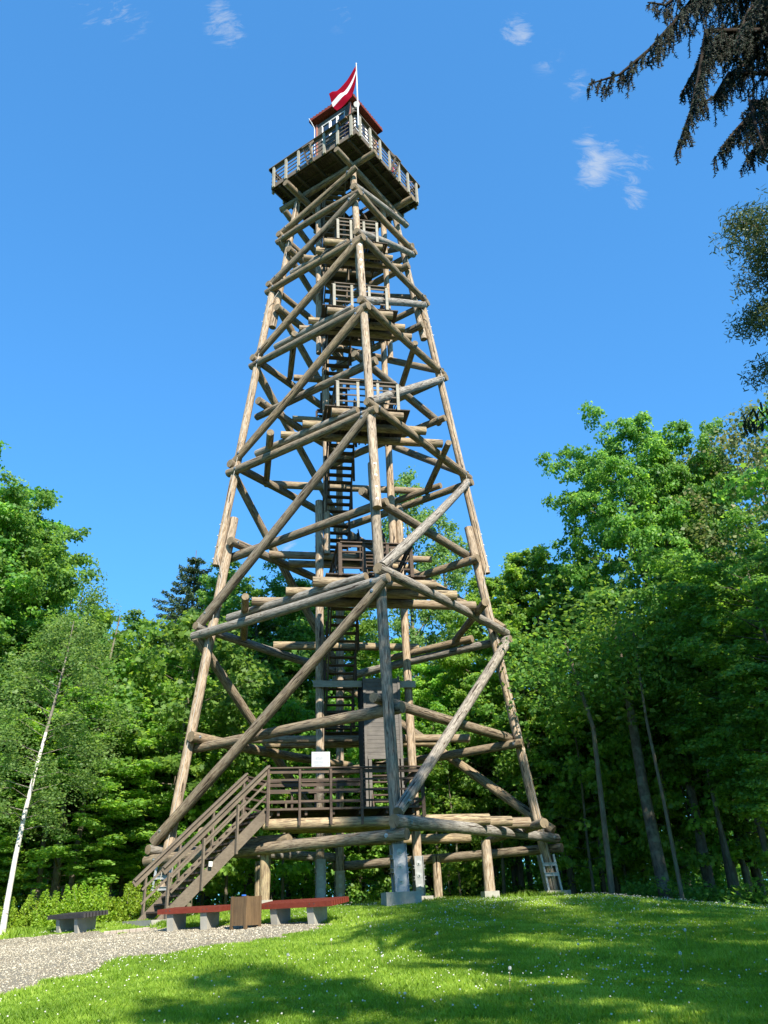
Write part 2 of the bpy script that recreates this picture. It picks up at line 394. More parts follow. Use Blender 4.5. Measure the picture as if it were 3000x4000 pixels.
# inner pair of posts
for s_, xs in ((-1, -1.45), (1, 1.92)):
    ip = log(tower, 'inner_post', (xs, 0, .5), (xs, 0, 15.5), .155, M_LEG)
    log(tower, 'inner_post', (xs-s_*.31, 0, 13.1), (xs-s_*.31, 0, 24.6), .15, M_LEG)
    log(tower, 'inner_post', (xs, 0, 23.2), (xs, 0, 33.0), .14, M_LEG)
    for zz in (13.4, 13.9, 14.4, 14.9, 15.3): sub_bolt(ip, (xs+s_*.15, 0, zz), (s_, 0, 0), .04)
# logs that carry the landings, parallel to the left-right diagonal
DL = [  # z, [(v, u0, u1) ...]
 (2.50, [(-4.05, -3.55, 3.4), (-3.35, -3.0, 4.35), (-2.65, -2.6, 5.2), (2.6, -4.6, 4.6)]),
 (10.18, [(-4.25, -2.1, 2.2), (-3.28, -2.95, 3.18), (-2.23, -4.1, 4.18), (3.0, -3.1, 3.1)]),
 (17.28, [(-4.02, -1.36, 1.44), (-3.08, -2.4, 2.55), (-2.2, -3.2, 3.44), (1.95, -3.4, 3.45)]),
 (22.84, [(-3.38, -1.42, 1.38), (-2.64, -2.15, 2.05), (-2.07, -2.5, 2.47), (1.5, -2.5, 2.4)]),
 (27.22, [(-2.92, -1.48, 1.18), (-2.31, -1.8, 1.77), (-1.8, -2.32, 2.29)])]
for z, L_ in DL:
    for (v_, u0, u1) in L_: log(tower, 'landing_log', (u0, v_, z), (u1, v_, z), .165 if z < 26 else .15, M_DECKLOG, bend=.015)
for z, ins in ((2.5, 5.3), (10.16, 4.33), (17.26, 3.62), (22.82, 2.68)):
    for s_ in (-1, 1):
        log(tower, 'cross_log', (s_*ins, -ins*.70-.02, z-.12), (s_*ins, ins*.42+.25, z-.12), .14, M_LOG)
for z, h0, s0 in ((9.98, 5.75, 1), (17.1, 4.95, 1), (22.65, 4.3, 1), (27.05, 3.65, 1)):
    # short second logs inside the ring logs on both front-left and back-right faces
    log(tower, 'ring_log', (-h0+.85, -.85-.05, z), (-.42, -h0+.42, z), .155, M_LOGG)
    if z < 22: log(tower, 'ring_log', (h0-.85, .9, z-.05), (h0*.35, h0*.65, z-.05), .15, M_LOG)
log(tower, 'ring_log', (-5.0, -1.75, 2.12), (-2.75, -3.95, 2.12), .15, M_DECKLOG)
for z in (5.95, 13.45, 20.2, 25.5, 29.3):
    w_ = hd(z)-1.6
    log(tower, 'landing_log', (-w_, 1.0, z), (w_, 1.0, z), .15, M_DECKLOG); log(tower, 'landing_log', (-w_*.75, 1.9, z), (w_*.75, 1.9, z), .15, M_DECKLOG)
# short posts under the first landing
for (u_, v_) in ((-3.42, -3.35), (3.4, -3.45), (3.4, 3.45), (-3.4, 3.4)):
    log(tower, 'support_post', (u_, v_, .5), (u_, v_, 1.95), .16, M_DECKLOG if u_ < 0 else M_LEG)
    b_ = MB(); b_.box((u_, v_, .3), (.46, .46, .4)); b_.build('foundation_block', M_CONC, tower)

# foundations and steel shoes
def shoe(name, c, nrm, wid, tops, z0=.5, off=.2, lean=-.13123):
    c = Vector(c); nrm = Vector(nrm); t_ = Vector((-nrm.y, nrm.x, 0)); mb = MB(); H = tops
    def P(z, a, b): return c+nrm*(a+lean*(z-z0))+t_*b+Vector((0, 0, z))
    for sg in (1, -1):
        a = off*sg
        mb.beam(P(z0, a, 0), P(z0+H, a, 0), .012, wid, t_)
        for sd in (-1, 1): mb.beam(P(z0, a+sg*.035, sd*wid/2), P(z0+H, a+sg*.035, sd*wid/2), .07, .012, t_)
    for zf in (.40, .68):
        for sd in (-1, 1):
            for q in (0, .1):
                mb.beam(P(z0+H*zf+q, -off-.06, sd*(wid/2+.03)), P(z0+H*zf+q, off+.06, sd*(wid/2+.03)), .07, .012)
            mb.beam(P(z0+H*zf+.05, -off-.06, sd*(wid/2+.012)), P(z0+H*zf+.05, off+.06, sd*(wid/2+.012)), .012, .1)
    o = mb.build(name, M_STEEL, tower)
    for zf in (.22, .52, .82):
        for sg in (1, -1): sub_bolt(o, P(z0+H*zf, (off+.012)*sg, 0), nrm*sg, .085, .08)
for k in 'FRBL':
    n = CORN[k]; shoe('steel_shoe', n*hd(.5), n, .36, 1.17)
    t_ = Vector((-n.y, n.x, 0)); ang = math.atan2(n.y, n.x)
    M_ = Matrix.Rotation(ang, 3, 'Z'); mb = MB(); c = n*hd(.4)
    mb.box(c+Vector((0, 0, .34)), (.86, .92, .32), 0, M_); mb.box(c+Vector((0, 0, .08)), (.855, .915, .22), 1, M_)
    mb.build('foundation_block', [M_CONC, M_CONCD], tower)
for xs in (-1.45, 1.92):
    shoe('steel_shoe', (xs, 0, 0), Vector((0, -1, 0)), .30, 1.25, lean=0)
    mb = MB(); mb.box((xs, 0, .3), (.8, .8, .4)); mb.build('foundation_block', M_CONC, tower)

# generic boarded pieces -------------------------------------------------
def boards(name, parent, u0, u1, v0, v1, z, bw=.14, gap=.012, th=.045, along='u', mat=None):
    mb = MB()
    if along == 'u':
        v_ = v0
        while v_ < v1-.02:
            w = min(bw, v1-v_); mb.box(((u0+u1)/2, v_+w/2, z), (u1-u0, w-gap, th)); v_ += bw
    else:
        u_ = u0
        while u_ < u1-.02:
            w = min(bw, u1-u_); mb.box((u_+w/2, (v0+v1)/2, z), (w-gap, v1-v0, th)); u_ += bw
    return mb.build(name, mat or M_DECK, parent)
def railing(A, B, zf, h=1.12, nposts=4, pmat=None, rmat=None, rails=3, pw=.10, pd=.05, below=.35, outward=None, toprail=True, name='railing', ends=True, postface=0.0):
    """A, B: plan points in tower space. posts stand outside, rails inside"""
    A = Vector((A[0], A[1], 0)); B = Vector((B[0], B[1], 0)); d = (B-A).normalized(); n = Vector((d.y, -d.x, 0)) if outward is None else Vector(outward)
    mb = MB()
    for q in range(rails):
        zz = zf+h*(.16+.27*q) if rails == 3 else zf+h*(.16+.3*q)
        mb.beam(A+Vector((0, 0, zz)), B+Vector((0, 0, zz)), .035, .06)
    mb.beam(A+Vector((0, 0, zf+h-.10)), B+Vector((0, 0, zf+h-.10)), .035, .11)
    mb.beam(A+n*.02+Vector((0, 0, zf+h)), B+n*.02+Vector((0, 0, zf+h)), .16, .04)
    r_ = mb.build(name, rmat or M_PLANK, tower)
    for q in range(nposts):
        t = (q+.0)/(nposts-1) if ends else (q+.5)/nposts
        P = A.lerp(B, t)+n*(pd/2+.02)
        b_ = MB(); b_.beam(P+Vector((0, 0, zf-below)), P+Vector((0, 0, zf+h-.03)), pw, pd, n); b_.build('post', pmat or M_PLANK, r_)
    return r_
za_count = [0]
def flight(A, B, w, nst, mat=None, name='stair_flight', side=None, th=.05, sh=.24, rail=True, tmat=None):
    """A bottom, B top centre points; w width; treads span the width"""
    A = Vector(A); B = Vector(B); d = B-A; dh = Vector((d.x, d.y, 0)).normalized(); t_ = Vector((-dh.y, dh.x, 0))
    mb = MB()
    for sd in (-1, 1): mb.beam(A+t_*sd*w/2, B+t_*sd*w/2, th, sh, (0, 0, 1))
    o = mb.build(name, mat or M_STAIR, tower)
    tr = MB()
    solo = za_count[0] < 5; za_count[0] += 1
    for q in range(nst):
        if solo: tr = MB()
        P = A.lerp(B, (q+.5)/nst)+Vector((0, 0, .03)); M_ = Matrix((dh, t_, Vector((0, 0, 1)))).transposed()
        tr.box(P, (.24, w-th-.01, .045), 0, M_)
        if solo: tr.build('tread', tmat or mat or M_STAIR, o)
    if not solo: tr.build('treads', tmat or mat or M_STAIR, o)
    if rail:
        rr = MB()
        for sd in (-1, 1):
            for hh in (.45, .75, 1.0): rr.beam(A+t_*sd*(w/2+.05)+Vector((0, 0, hh)), B+t_*sd*(w/2+.05)+Vector((0, 0, hh)), .035, .06 if hh < 1 else .10)
            for q in range(4):
                P = A.lerp(B, .06+q*.29)+t_*sd*(w/2+.09); rr.beam(P-Vector((0, 0, .12)), P+Vector((0, 0, 1.0)), .09, .04, dh)
        rr.build('handrail', mat or M_STAIR, o)
    return o

# first landing -----------------------------------------------------------
ZF = 2.93
boards('deck_floor', tower, -3.4, 1.3, -4.22, -1.5, ZF-.03, along='u')
mbx = MB()
mbx.add([(-4.05, -2.8, ZF-.06), (-3.42, -4.2, ZF-.06), (-3.42, -1.5, ZF-.06), (-4.05, -2.8, ZF-.01), (-3.42, -4.2, ZF-.01), (-3.42, -1.5, ZF-.01)], [(0, 2, 1), (3, 4, 5), (0, 1, 4, 3), (1, 2, 5, 4), (2, 0, 3, 5)])
mbx.build('deck_floor', M_DECK, tower)
mb = MB()
for q in range(6): mb.beam((-3.1+q*.82, -4.2, ZF-.13), (-3.1+q*.82, -1.5, ZF-.13), .07, .15)
mb.beam((-3.5, -4.27, ZF-.04), (1.3, -4.27, ZF-.04), .05, .06)
mb.build('joist', M_PLANKD, tower)
railing((-3.42, -4.25), (1.28, -4.25), ZF, 1.14, 6, M_PLANKD, M_PLANKD, pw=.07, pd=.06, below=.5)
railing((1.28, -4.25), (1.28, -1.5), ZF, 1.14, 3, M_PLANKD, M_PLANKD, pw=.07, pd=.06, below=.3)
railing((-.2, -1.5), (-3.3, -1.5), ZF, 1.14, 5, M_PLANKD, M_PLANKD, pw=.07, pd=.06, below=.3)
railing((-3.3, -1.5), (-4.05, -2.75), ZF, 1.14, 2, M_PLANKD, M_PLANKD, pw=.08, pd=.06, below=.3)
# entrance stair
dn = Vector((-.894, -.447, 0)); tn = Vector((-.447, .894, 0))
P0 = Vector((-3.45, -4.15, 0))
TOPZ = 2.90; RUN = 3.05; SL = .915
def stp(s_, w_, z_): return P0+dn*s_+tn*w_+Vector((0, 0, z_))
mb = MB()
for w_ in (0.0, 1.38): mb.beam(stp(-.12, w_, TOPZ+.0), stp(RUN, w_, TOPZ-SL*(RUN+.12)), .06, .30)
st1 = mb.build('stair_flight', M_STAIR, tower)
M_ = Matrix((dn, tn, Vector((0, 0, 1)))).transposed()
for q in range(14):
    s_ = .1+q*(RUN-.15)/14
    tr = MB(); tr.box(stp(s_, .69, TOPZ-SL*(s_+.12)+.05), (.27, 1.30, .045), 0, M_); tr.build('tread', M_PLANKD, st1)
hr = MB()
for w_, e0, e1 in ((-.07, -.0, 3.1), (1.45, -.05, 3.3)):
    zt = TOPZ+1.16
    hr.beam(stp(e0, w_, zt+.0), stp(e1, w_, zt-SL*(e1-e0)), .05, .17)
    hr.beam(stp(e0, w_, zt+.09), stp(e1, w_, zt+.105-SL*(e1-e0)), .16, .045)
    for hh in (.36, .72): hr.beam(stp(e0, w_, zt-hh), stp(e1-.25, w_, zt-hh-SL*(e1-.25-e0)), .035, .055)
hr.build('handrail', M_STAIR, st1)
for w_, o_ in ((-.12, -1), (1.50, 1)):
    for s_ in (.02, 1.0, 2.0, 2.95):
        z_ = TOPZ-SL*(s_+.1); b_ = MB(); b_.beam(stp(s_, w_, z_-.22), stp(s_, w_, z_+1.10), .05, .11, tn); b_.build('post', M_STAIR, st1)
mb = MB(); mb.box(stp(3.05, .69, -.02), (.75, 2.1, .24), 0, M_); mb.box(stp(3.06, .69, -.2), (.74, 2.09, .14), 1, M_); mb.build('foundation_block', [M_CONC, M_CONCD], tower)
mb = MB(); mb.box(stp(1.78, -.155, 1.42), (.11, .01, .13), 0, M_); mb.build('notice_plate', M_WHITE, st1)

# stair enclosure
UX0, UX1, VB = .12, 1.5, -.42
mb = MB(); z_ = 5.05
while z_ < 7.9: mb.box(((UX0+UX1)/2, VB, z_+.075), (UX1-UX0-.18, .03, .143)); z_ += .15
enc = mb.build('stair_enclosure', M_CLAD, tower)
mb = MB()
for uu in (UX0+.04, UX1-.04): mb.box((uu, VB-.01, 5.45), (.09, .07, 5.05))
for uu in (UX0+.18, UX1-.2): mb.box((uu, VB-.02, 3.95), (.11, .05, 2.1))
mb.box(((UX0+UX1)/2, VB-.03, 5.02), (UX1-UX0-.2, .06, .12)); mb.build('door_frame', M_CLAD, enc)
mb = MB()  # diagonal boarding on the left side
for q in range(44):
    z0_ = 1.9+q*.155; 
    a0 = (z0_); 
    pts = []
    for (vv) in (VB+.06, VB+1.25):
        pts.append((vv, a0+(vv-VB)*1.0))
    if pts[0][1] > 7.7 or pts[1][1] < 3.0: continue
    mb.beam((UX0-.02, pts[0][0], max(pts[0][1], 2.97)), (UX0-.02, pts[1][0], min(pts[1][1], 7.95)), .02, .10)
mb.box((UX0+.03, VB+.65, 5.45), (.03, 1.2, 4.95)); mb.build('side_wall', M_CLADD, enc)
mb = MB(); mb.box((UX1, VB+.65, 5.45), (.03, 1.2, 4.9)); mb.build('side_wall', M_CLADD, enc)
mb = MB(); mb.beam((-1.72, VB+.16, 7.72), (UX0-.01, VB+.16, 7.72), .06, .24); mb.beam((UX1+.02, VB+.16, 7.72), (2.15, VB+.16, 7.72), .06, .24); mb.build('cross_board', M_POST, tower)

# stair flights and landings
LV = [2.93, 10.52, 17.6, 23.16, 27.52]
MID = [6.2, 13.7, 20.45, 25.75, 29.55]
for q, (za, zm) in enumerate(zip(LV, MID)):
    zb = LV[q+1] if q < 4 else 33.7
    vf = [-1.0, -1.7, -1.75, -1.55, -1.4][q]
    vt = [-1.9, -1.9, -1.75, -1.5, -1.2][q]
    vm = .95 if q < 3 else .8
    flight((.82, vf+.2, za-.05), (.82, vm, zm), .95, 14 if q < 2 else 11, M_PLANKD if q < 2 else M_STAIR, rail=q > 0)
    flight((-.68, vm, zm-.05), (-.68, vt, zb), 1.0, int((zb-zm)/.24), M_PLANKD if q < 3 else M_STAIR)
    boards('deck_floor', tower, -1.35, 1.5, vm, vm+1.15, zm, mat=M_DECK)
    railing((1.5, vm+1.15), (-1.35, vm+1.15), zm, 1.05, 4, M_PLANKD, M_PLANKD)
LD = [(10.52, -4.32, -1.6, -1.15, 1.35), (17.6, -4.1, -1.5, -1.12, 1.25), (23.16, -3.45, -1.35, -1.12, 1.15), (27.52, -2.98, -1.1, -.85, .95)]
for q, (z_, v0, v1, u0, u1) in enumerate(LD):
    mp_ = M_PLANKD if q == 0 else M_POST
    mr_ = M_PLANKD if q == 0 else M_PLANK
    boards('deck_floor', tower, u0-.5, u1+.5, v0+.05, v1, z_-.03, along='v', mat=M_DECK)
    mb = MB()
    for qq in range(5):
        uu = u0+(u1-u0)*qq/4; mb.beam((uu, v0, z_-.11), (uu, v1, z_-.11), .06, .11)
    mb.build('joist', M_DECK, tower)
    railing((u0, v0), (u1, v0), z_, 1.12, 4, mp_, mr_, pw=.11, pd=.05, below=.12)
    railing((u1, v0), (u1, v1), z_, 1.12, 3, mr_, mr_, pw=.09, pd=.05, below=.12)
    railing((u0, v1), (u0, v0), z_, 1.12, 4, mr_, mr_, pw=.09, pd=.05, below=.12)

# top deck ----------------------------------------------------------------
ZD = 33.74; DH = 3.86
def rot45(x_, y_):          # deck-aligned (face) axes to tower axes; x along FR, y away from camera along FL normal
    c = math.sqrt(.5); return (c*x_-c*y_, c*x_+c*y_)
SIDE = DH/math.sqrt(2)      # half side
# deck corners: F (0,-DH) etc.  In face axes: F=(-s,-s), R=(s,-s), B=(s,s), L=(-s,s)
def dk(x_, y_, z_): a, b = rot45(x_, y_); return Vector((a, b, z_))
S = SIDE
mb = MB()
y_ = -S
while y_ < S-.03:
    if abs(y_) < .75:
        mb.beam(dk(-S, y_+.07, ZD-.02), dk(-.2, y_+.07, ZD-.02), .128, .04)
        mb.beam(dk(1.6, y_+.07, ZD-.02), dk(S, y_+.07, ZD-.02), .128, .04)
    else: mb.beam(dk(-S, y_+.07, ZD-.02), dk(S, y_+.07, ZD-.02), .128, .04)
    y_ += .14
mb.build('deck_floor', M_DECK, tower)
mb = MB()
for q in range(9):
    x_ = -S+.15+q*(2*S-.3)/8; mb.beam(dk(x_, -S+.05, ZD-.12), dk(x_, S-.05, ZD-.12), .06, .15)
for q in range(5):
    y_ = -S+.5+q*(2*S-1.0)/4; mb.beam(dk(-S+.05, y_, ZD-.28), dk(S-.05, y_, ZD-.28), .12, .16)
mb.build('joist', M_DECK, tower)
mb = MB()
cs = [(-S, -S), (S, -S), (S, S), (-S, S)]
for q in range(4):
    a = cs[q]; b = cs[(q+1) % 4]; mb.beam(dk(*a, ZD-.13), dk(*b, ZD-.13), .05, .26)
mb.build('fascia', M_PLANK, tower)
# big carrying logs, two each way
for a, b, zz in (((-3.3, .93), (1.03, -3.28), 33.08), ((-.92, -3.42), (3.36, .82), 32.78), ((-3.2, -1.15), (1.1, 3.1), 32.78), ((3.4, -.8), (-.9, 3.4), 33.08)):
    log(tower, 'carrying_log', (a[0], a[1], zz), (b[0], b[1], zz), .165, M_LOG)
for q in range(4):
    a = cs[q]; b = cs[(q+1) % 4]; A = dk(*a, 0); B = dk(*b, 0); d = (B-A).normalized(); n = Vector((d.y, -d.x, 0))
    mb = MB()
    for hh in (.25, .52, .79): mb.beam(A+Vector((0, 0, ZD+hh)), B+Vector((0, 0, ZD+hh)), .035, .055)
    mb.beam(A+Vector((0, 0, ZD+1.05)), B+Vector((0, 0, ZD+1.05)), .035, .12)
    mb.beam(A-d*.1+n*.05+Vector((0, 0, ZD+1.15)), B+d*.1+n*.05+Vector((0, 0, ZD+1.15)), .22, .04)
    r_ = mb.build('railing', M_PLANK, tower)
    for w in range(7):
        P = A.lerp(B, .04+w*.92/6)+n*.09; b_ = MB(); b_.beam(P+Vector((0, 0, ZD-.32)), P+Vector((0, 0, ZD+1.11)), .13, .085, n); b_.build('post', M_POST, r_)
# sloping map boards hung outside the rail
def mapboard(face):
    c = math.sqrt(.5); d = Vector((-c, c, 0)) if face == 'FL' else Vector((c, c, 0)); n = Vector((-c, -c, 0)) if face == 'FL' else Vector((c, -c, 0))
    a0 = -.16 if face == 'FL' else 0.0; mb = MB(); W_ = lambda al, o, z: n*(SIDE+o)+d*al+Vector((0, 0, z))
    for e in (0, .36):
        mb.beam(W_(a0+e, .10, 33.36), W_(a0+e, .46, 34.20), .10, .045, d)
        mb.beam(W_(a0+e+.02, .46, 34.20), W_(a0+e*.4, .12, 34.80), .08, .05, d)
    for f in (.22, .5, .78): mb.beam(W_(a0, .10+.36*f, 33.36+.84*f), W_(a0+.36, .10+.36*f, 33.36+.84*f), .07, .03, n)
    mb.beam(W_(a0-.05, .47, 34.2), W_(a0+.42, .47, 34.2), .07, .10, n)
    mb.build('railing_bracket', M_PLANK, tower)
mapboard('FL'); mapboard('FR')
# cabin
CU, CV, CH, RH = -.13, -1.55, 1.50, 1.93
cw = CH/math.sqrt(2); rw = RH/math.sqrt(2); CZ0, CZ1 = ZD, 36.75
def cb(x_, y_, z_): a, b = rot45(x_, y_); return Vector((a+CU, b+CV, z_))
cabin = MB()
mb = cabin; cc4 = [(-cw, -cw), (cw, -cw), (cw, cw), (-cw, cw)]
z_ = CZ0
while z_ < CZ1-.02:
    for q in range(4):
        a = cc4[q]; b = cc4[(q+1) % 4]
        if q in (0, 3) and 35.25 < z_+.05 < 36.35:   # window band on the two visible walls
            A = Vector(a+(0,)); B = Vector(b+(0,))
            for t0, t1 in ((0, .16), (.84, 1)):
                p0 = A.lerp(B, t0); p1 = A.lerp(B, t1); mb.beam(cb(p0.x, p0.y, z_+.05), cb(p1.x, p1.y, z_+.05), .03, .093)
        else: mb.beam(cb(*a, z_+.05), cb(*b, z_+.05), .03, .093)
    z_ += .1
cab = cabin.build('cabin_wall', M_CLAD, tower)
mb = MB(); mb.add([cb(-cw+.05, -cw+.05, CZ0), cb(cw-.05, -cw+.05, CZ0), cb(cw-.05, cw-.05, CZ0), cb(-cw+.05, cw-.05, CZ0), cb(-cw+.05, -cw+.05, 35.2), cb(cw-.05, -cw+.05, 35.2), cb(cw-.05, cw-.05, 35.2), cb(-cw+.05, cw-.05, 35.2)],
    [(0, 1, 5, 4), (1, 2, 6, 5), (2, 3, 7, 6), (3, 0, 4, 7)]); mb.build('cabin_lining', M_CLADD, cab)
mb = MB()
for (x_, y_) in cc4: mb.box(cb(x_*1.02, y_*1.02, (CZ0+CZ1)/2), (.1, .1, CZ1-CZ0), 0, Matrix.Rotation(R(45), 3, 'Z'))
mb.build('corner_trim', M_REDTRIM, cab)
for q in (0, 3):
    a = Vector(cc4[q]+(0,)); b = Vector(cc4[(q+1) % 4]+(0,)); fr = MB(); gl = MB()
    W_ = lambda t, z, o=0: cb(*((a.lerp(b, t))*(1+o)).xy, z)
    for t in (.17, .385, .425, .60, .64, .83): fr.beam(W_(t, 35.25, .02), W_(t, 36.38, .02), .06, .055, (b-a))
    for z in (35.25, 36.38): fr.beam(W_(.15, z, .02), W_(.85, z, .02), .06, .06)
    w = fr.build('window', M_WHITE, cab); gl.beam(W_(.17, 35.8), W_(.83, 35.8), .01, 1.1); gl.build('pane', M_GLASS, w)
mb = MB()
ez = 36.98; e4 = [(-rw, -rw), (rw, -rw), (rw, rw), (-rw, rw)]
top = cb(0, 0, 37.95); V8 = [cb(*p, ez) for p in e4]+[cb(*p, ez+.10) for p in e4]+[top]
mb.add(V8, [(0, 1, 5, 4), (1, 2, 6, 5), (2, 3, 7, 6), (3, 0, 4, 7), (4, 5, 8), (5, 6, 8), (6, 7, 8), (7, 4, 8), (0, 3, 2, 1)])
for q in range(4):
    a = Vector(e4[q]+(0,)); b = Vector(e4[(q+1) % 4]+(0,))
    for w in range(14):
        p = a.lerp(b, (w+.5)/14); f = .07 + 0; c0 = cb(p.x*1.01, p.y*1.01, ez+.13)
        e = 1-abs((w+.5)/14-.5)*2; q1 = cb(p.x*(1-e*.98), p.y*(1-e*.98), 0); k = 1-max(abs(p.x*(1-e*.98)), abs(p.y*(1-e*.98)))/rw; q1.z = ez+.13+k*.85
        mb.beam(c0, q1, .05, .05)
    mb.beam(cb(*(a*1.0).xy, ez+.02), cb(*(b*1.0).xy, ez+.02), .04, .17)
mb.build('roof', M_ROOF, cab)
# drainpipe and conduit at the left corner, floodlight on the front corner
mb = MB(); Lc = cb(-cw*1.05, cw*1.1, 0)
mb.tube([Lc+Vector((-.35, -.15, 37.05)), Lc+Vector((-.22, -.1, 36.85)), Lc+Vector((-.05, -.05, 36.5)), Lc+Vector((-.05, -.05, ZD))], .02, 8); mb.build('downpipe', M_WHITE, cab)
mb = MB(); Fp = cb(-cw*.86, -cw*1.05, 36.4)
mb.tube([Fp+Vector((.22, -.06, .12)), Fp+Vector((.16, -.32, .0))], [.10, .155], 16); mb.tube([Fp, Fp+Vector((.2, -.1, .1))], .03, 6); mb.build('floodlight', M_WHITE, cab)
mb = MB(); mb.tube([(.10, -4.02, ZD+.1), (.10, -4.02, 36.5), (.10, -4.02, 38.45)], [.04, .036, .025], 12)
mb.tube([(.10, -4.02, 38.45), (.10, -4.02, 38.52)], [.04, .04], 10); mb.build('flagpole', M_WHITE, tower)
# lightning cables down the two outer legs
for k, sd in (('L', .24), ('R', -.22)):
    mb = MB(); pts = []; n = CORN[k]; t_ = Vector((-n.y, n.x, 0)); z_ = .9; i_ = 0
    while z_ < 33:
        o_ = .33 if 12.6 < z_ < 26.4 else 0
        pts.append(legp(k, z_, o_+.02)+t_*(sd*(1 if k == 'L' else 1)+.03*math.sin(i_*1.9))+Vector((0, -.05-.04*(i_ % 3 == 0), 0))); z_ += .85; i_ += 1
    mb.tube(pts, .012, 5); mb.build('cable', M_CABLE, tower)

# flag --------------------------------------------------------------------
s = Mat('flag_cloth', .9, .02); uv = s.N('UVMap'); sp = s.N('SeparateXYZ'); s.L(uv.outputs[0], sp.inputs[0])
band = s.math('MULTIPLY', s.math('GREATER_THAN', sp.outputs[1], .4), s.math('LESS_THAN', sp.outputs[1], .6))
s.color(s.mix(band, (.14, .002, .010), (.40, .40, .43)))
s.b.inputs['Subsurface Weight'].default_value = 0
me = bpy.data.meshes.new('flag'); nu, nw = 40, 20; vs = []; uvs = []
H0, H1 = Vector((.07, -4.05, 38.3)), Vector((.07, -4.05, 37.35)); F0, F1 = Vector((-1.36, -3.95, 35.75)), Vector((-.92, -4.10, 34.62))
for b_ in range(nw+1):
    w = b_/nw; hp = H0.lerp(H1, w); fp = F0.lerp(F1, w)
    for a_ in range(nu+1):
        t = a_/nu
        P = hp.lerp(fp, t)
        sag = math.sin(math.pi*t)*(.22+.18*w); P += Vector((sag*.55, 0, -sag*.35))
        P += Vector((.30, -.9, .1)).normalized()*(.10*math.sin(t*7.5+w*2.2+.6)*min(1, t*3)+.05*math.sin(t*15+w*5)*min(1, t*3))
        P += Vector((.0, .0, -1))*(.08*math.sin(w*6.3+t*4)*t)
        vs.append(P); uvs.append((t, 1-w))
fs = [(b_*(nu+1)+a_, b_*(nu+1)+a_+1, (b_+1)*(nu+1)+a_+1, (b_+1)*(nu+1)+a_) for b_ in range(nw) for a_ in range(nu)]
me.from_pydata([tuple(v) for v in vs], [], fs); ul = me.uv_layers.new(name='UVMap')
for l in me.loops: ul.data[l.index].uv = uvs[l.vertex_index]
for p in me.polygons: p.use_smooth = True
me.materials.append(s.m)
flag = bpy.data.objects.new('flag', me); COL.objects.link(flag); flag.location = world_of(0, 0, 0); flag.rotation_euler = (0, 0, YAW)
tag(flag, 'dark red flag with a narrow white band waving from the white pole on the tower', 'flag')

# rules board on the first landing rail -----------------------------------
ib = MB(); ib.box((0, 0, .22), (.56, .012, .44))
so_ = empty('information_board', world_of(-1.85, -4.34, 4.09), YAW, 'white printed notice board with a tower drawing standing on the lower rail', 'notice board')
ib.build('panel', simple('panel_white', (.36, .37, .39), (.40, .41, .43), 3, .5, .4, 0, 0), so_)
tx = MB()
rg = random.Random(5)
def line(x0, x1, z, h=.007): 
    x = x0
    while x < x1-.01:
        w = min(rg.uniform(.012, .05), x1-x); tx.box((x+w/2, -.0085, z), (w, .002, h)); x += w+.006
line(-.23, .07, .405, .011); line(-.23, -.10, .385, .009); line(-.23, -.16, .32, .009)
for z in (.292, .277, .262, .247, .232, .217, .2): line(-.17, .07, z, .005)
for z in (.172, .158, .138, .124, .105, .09): line(-.23, .07, z, .006)
for z in (.065, .052, .039, .027): line(-.2, .06, z, .004)
tx.build('printed_text', simple('grey_ink', (.22, .25, .28), (.28, .3, .33), 5, .8), so_)
td = MB(); td.box((.20, -.0075, .22), (.13, .002, .42)); td.build('drawing_ground', simple('pale_green_print', (.50, .56, .44), (.62, .67, .55), 30, .8), so_)
td = MB()
def ln(a, b, w=.004): td.beam((a[0], -.0105, a[1]), (b[0], -.0105, b[1]), .002, w)
for sx in (-1, 1):
    for k in range(4):
        z0, z1 = .04+k*.075, .04+(k+1)*.075; w0, w1 = .058-k*.010, .058-(k+1)*.010
        ln((.2+sx*w0, z0), (.2+sx*w1, z1)); ln((.2-sx*w0, z0), (.2+sx*w1, z1)); ln((.2-w1, z1), (.2+w1, z1))
for a, b in (((.15, .34), (.25, .34)), ((.15, .34), (.15, .37)), ((.25, .34), (.25, .37)), ((.15, .37), (.25, .37)), ((.175, .37), (.175, .41)), ((.225, .37), (.225, .41)), ((.175, .41), (.225, .41)), ((.13, .045), (.26, .045))): ln(a, b)
td.build('tower_drawing', simple('olive_ink', (.12, .16, .08), (.16, .2, .1), 5, .8), so_)

# ------------------------------------------------------------------ benches, bin, kerb stones
def bench(loc, rz, L_, n, mat, label, tilt=R(7), legx=(.36, -.36), inset=.05, wid=.72, drop=.40):
    o = empty('bench', loc, rz, label, 'bench', 'low slatted benches on concrete feet beside the gravel'); o.rotation_euler = (tilt, 0, rz)
    pit = wid/n
    mb = MB()
    for q in range(n):
        mb.box((0, pit*(q+.5), 0), (L_, pit*.62, .105))
    for xx in (-L_*.42, 0, L_*.42): mb.box((xx, wid/2, -.012), (.08, wid*.94, .05))
    mb.build('seat', mat, o)
    sc = MB()
    for xx in (-.36*L_, -.30*L_, .22*L_, .28*L_): sc.tube([(xx, pit*.19+.003, .015), (xx, pit*.19-.004, .015)], .013, 8)
    sc.build('bolt_heads', M_BINM, o)
    for xx in legx:
        b_ = MB(); b_.add([(xx-.09, .08, -.06), (xx+.09, .08, -.06), (xx+.09, wid-.1, -.06), (xx-.09, wid-.1, -.06),
              (xx-.09, .12, -drop-.15), (xx+.09, .12, -drop-.15), (xx+.09, wid-.14, -drop-.12), (xx-.09, wid-.14, -drop-.12)],
              [(3, 2, 1, 0), (4, 5, 6, 7), (0, 1, 5, 4), (1, 2, 6, 5), (2, 3, 7, 6), (3, 0, 4, 7)]); b_.build('leg', M_CONC, o)
    return o
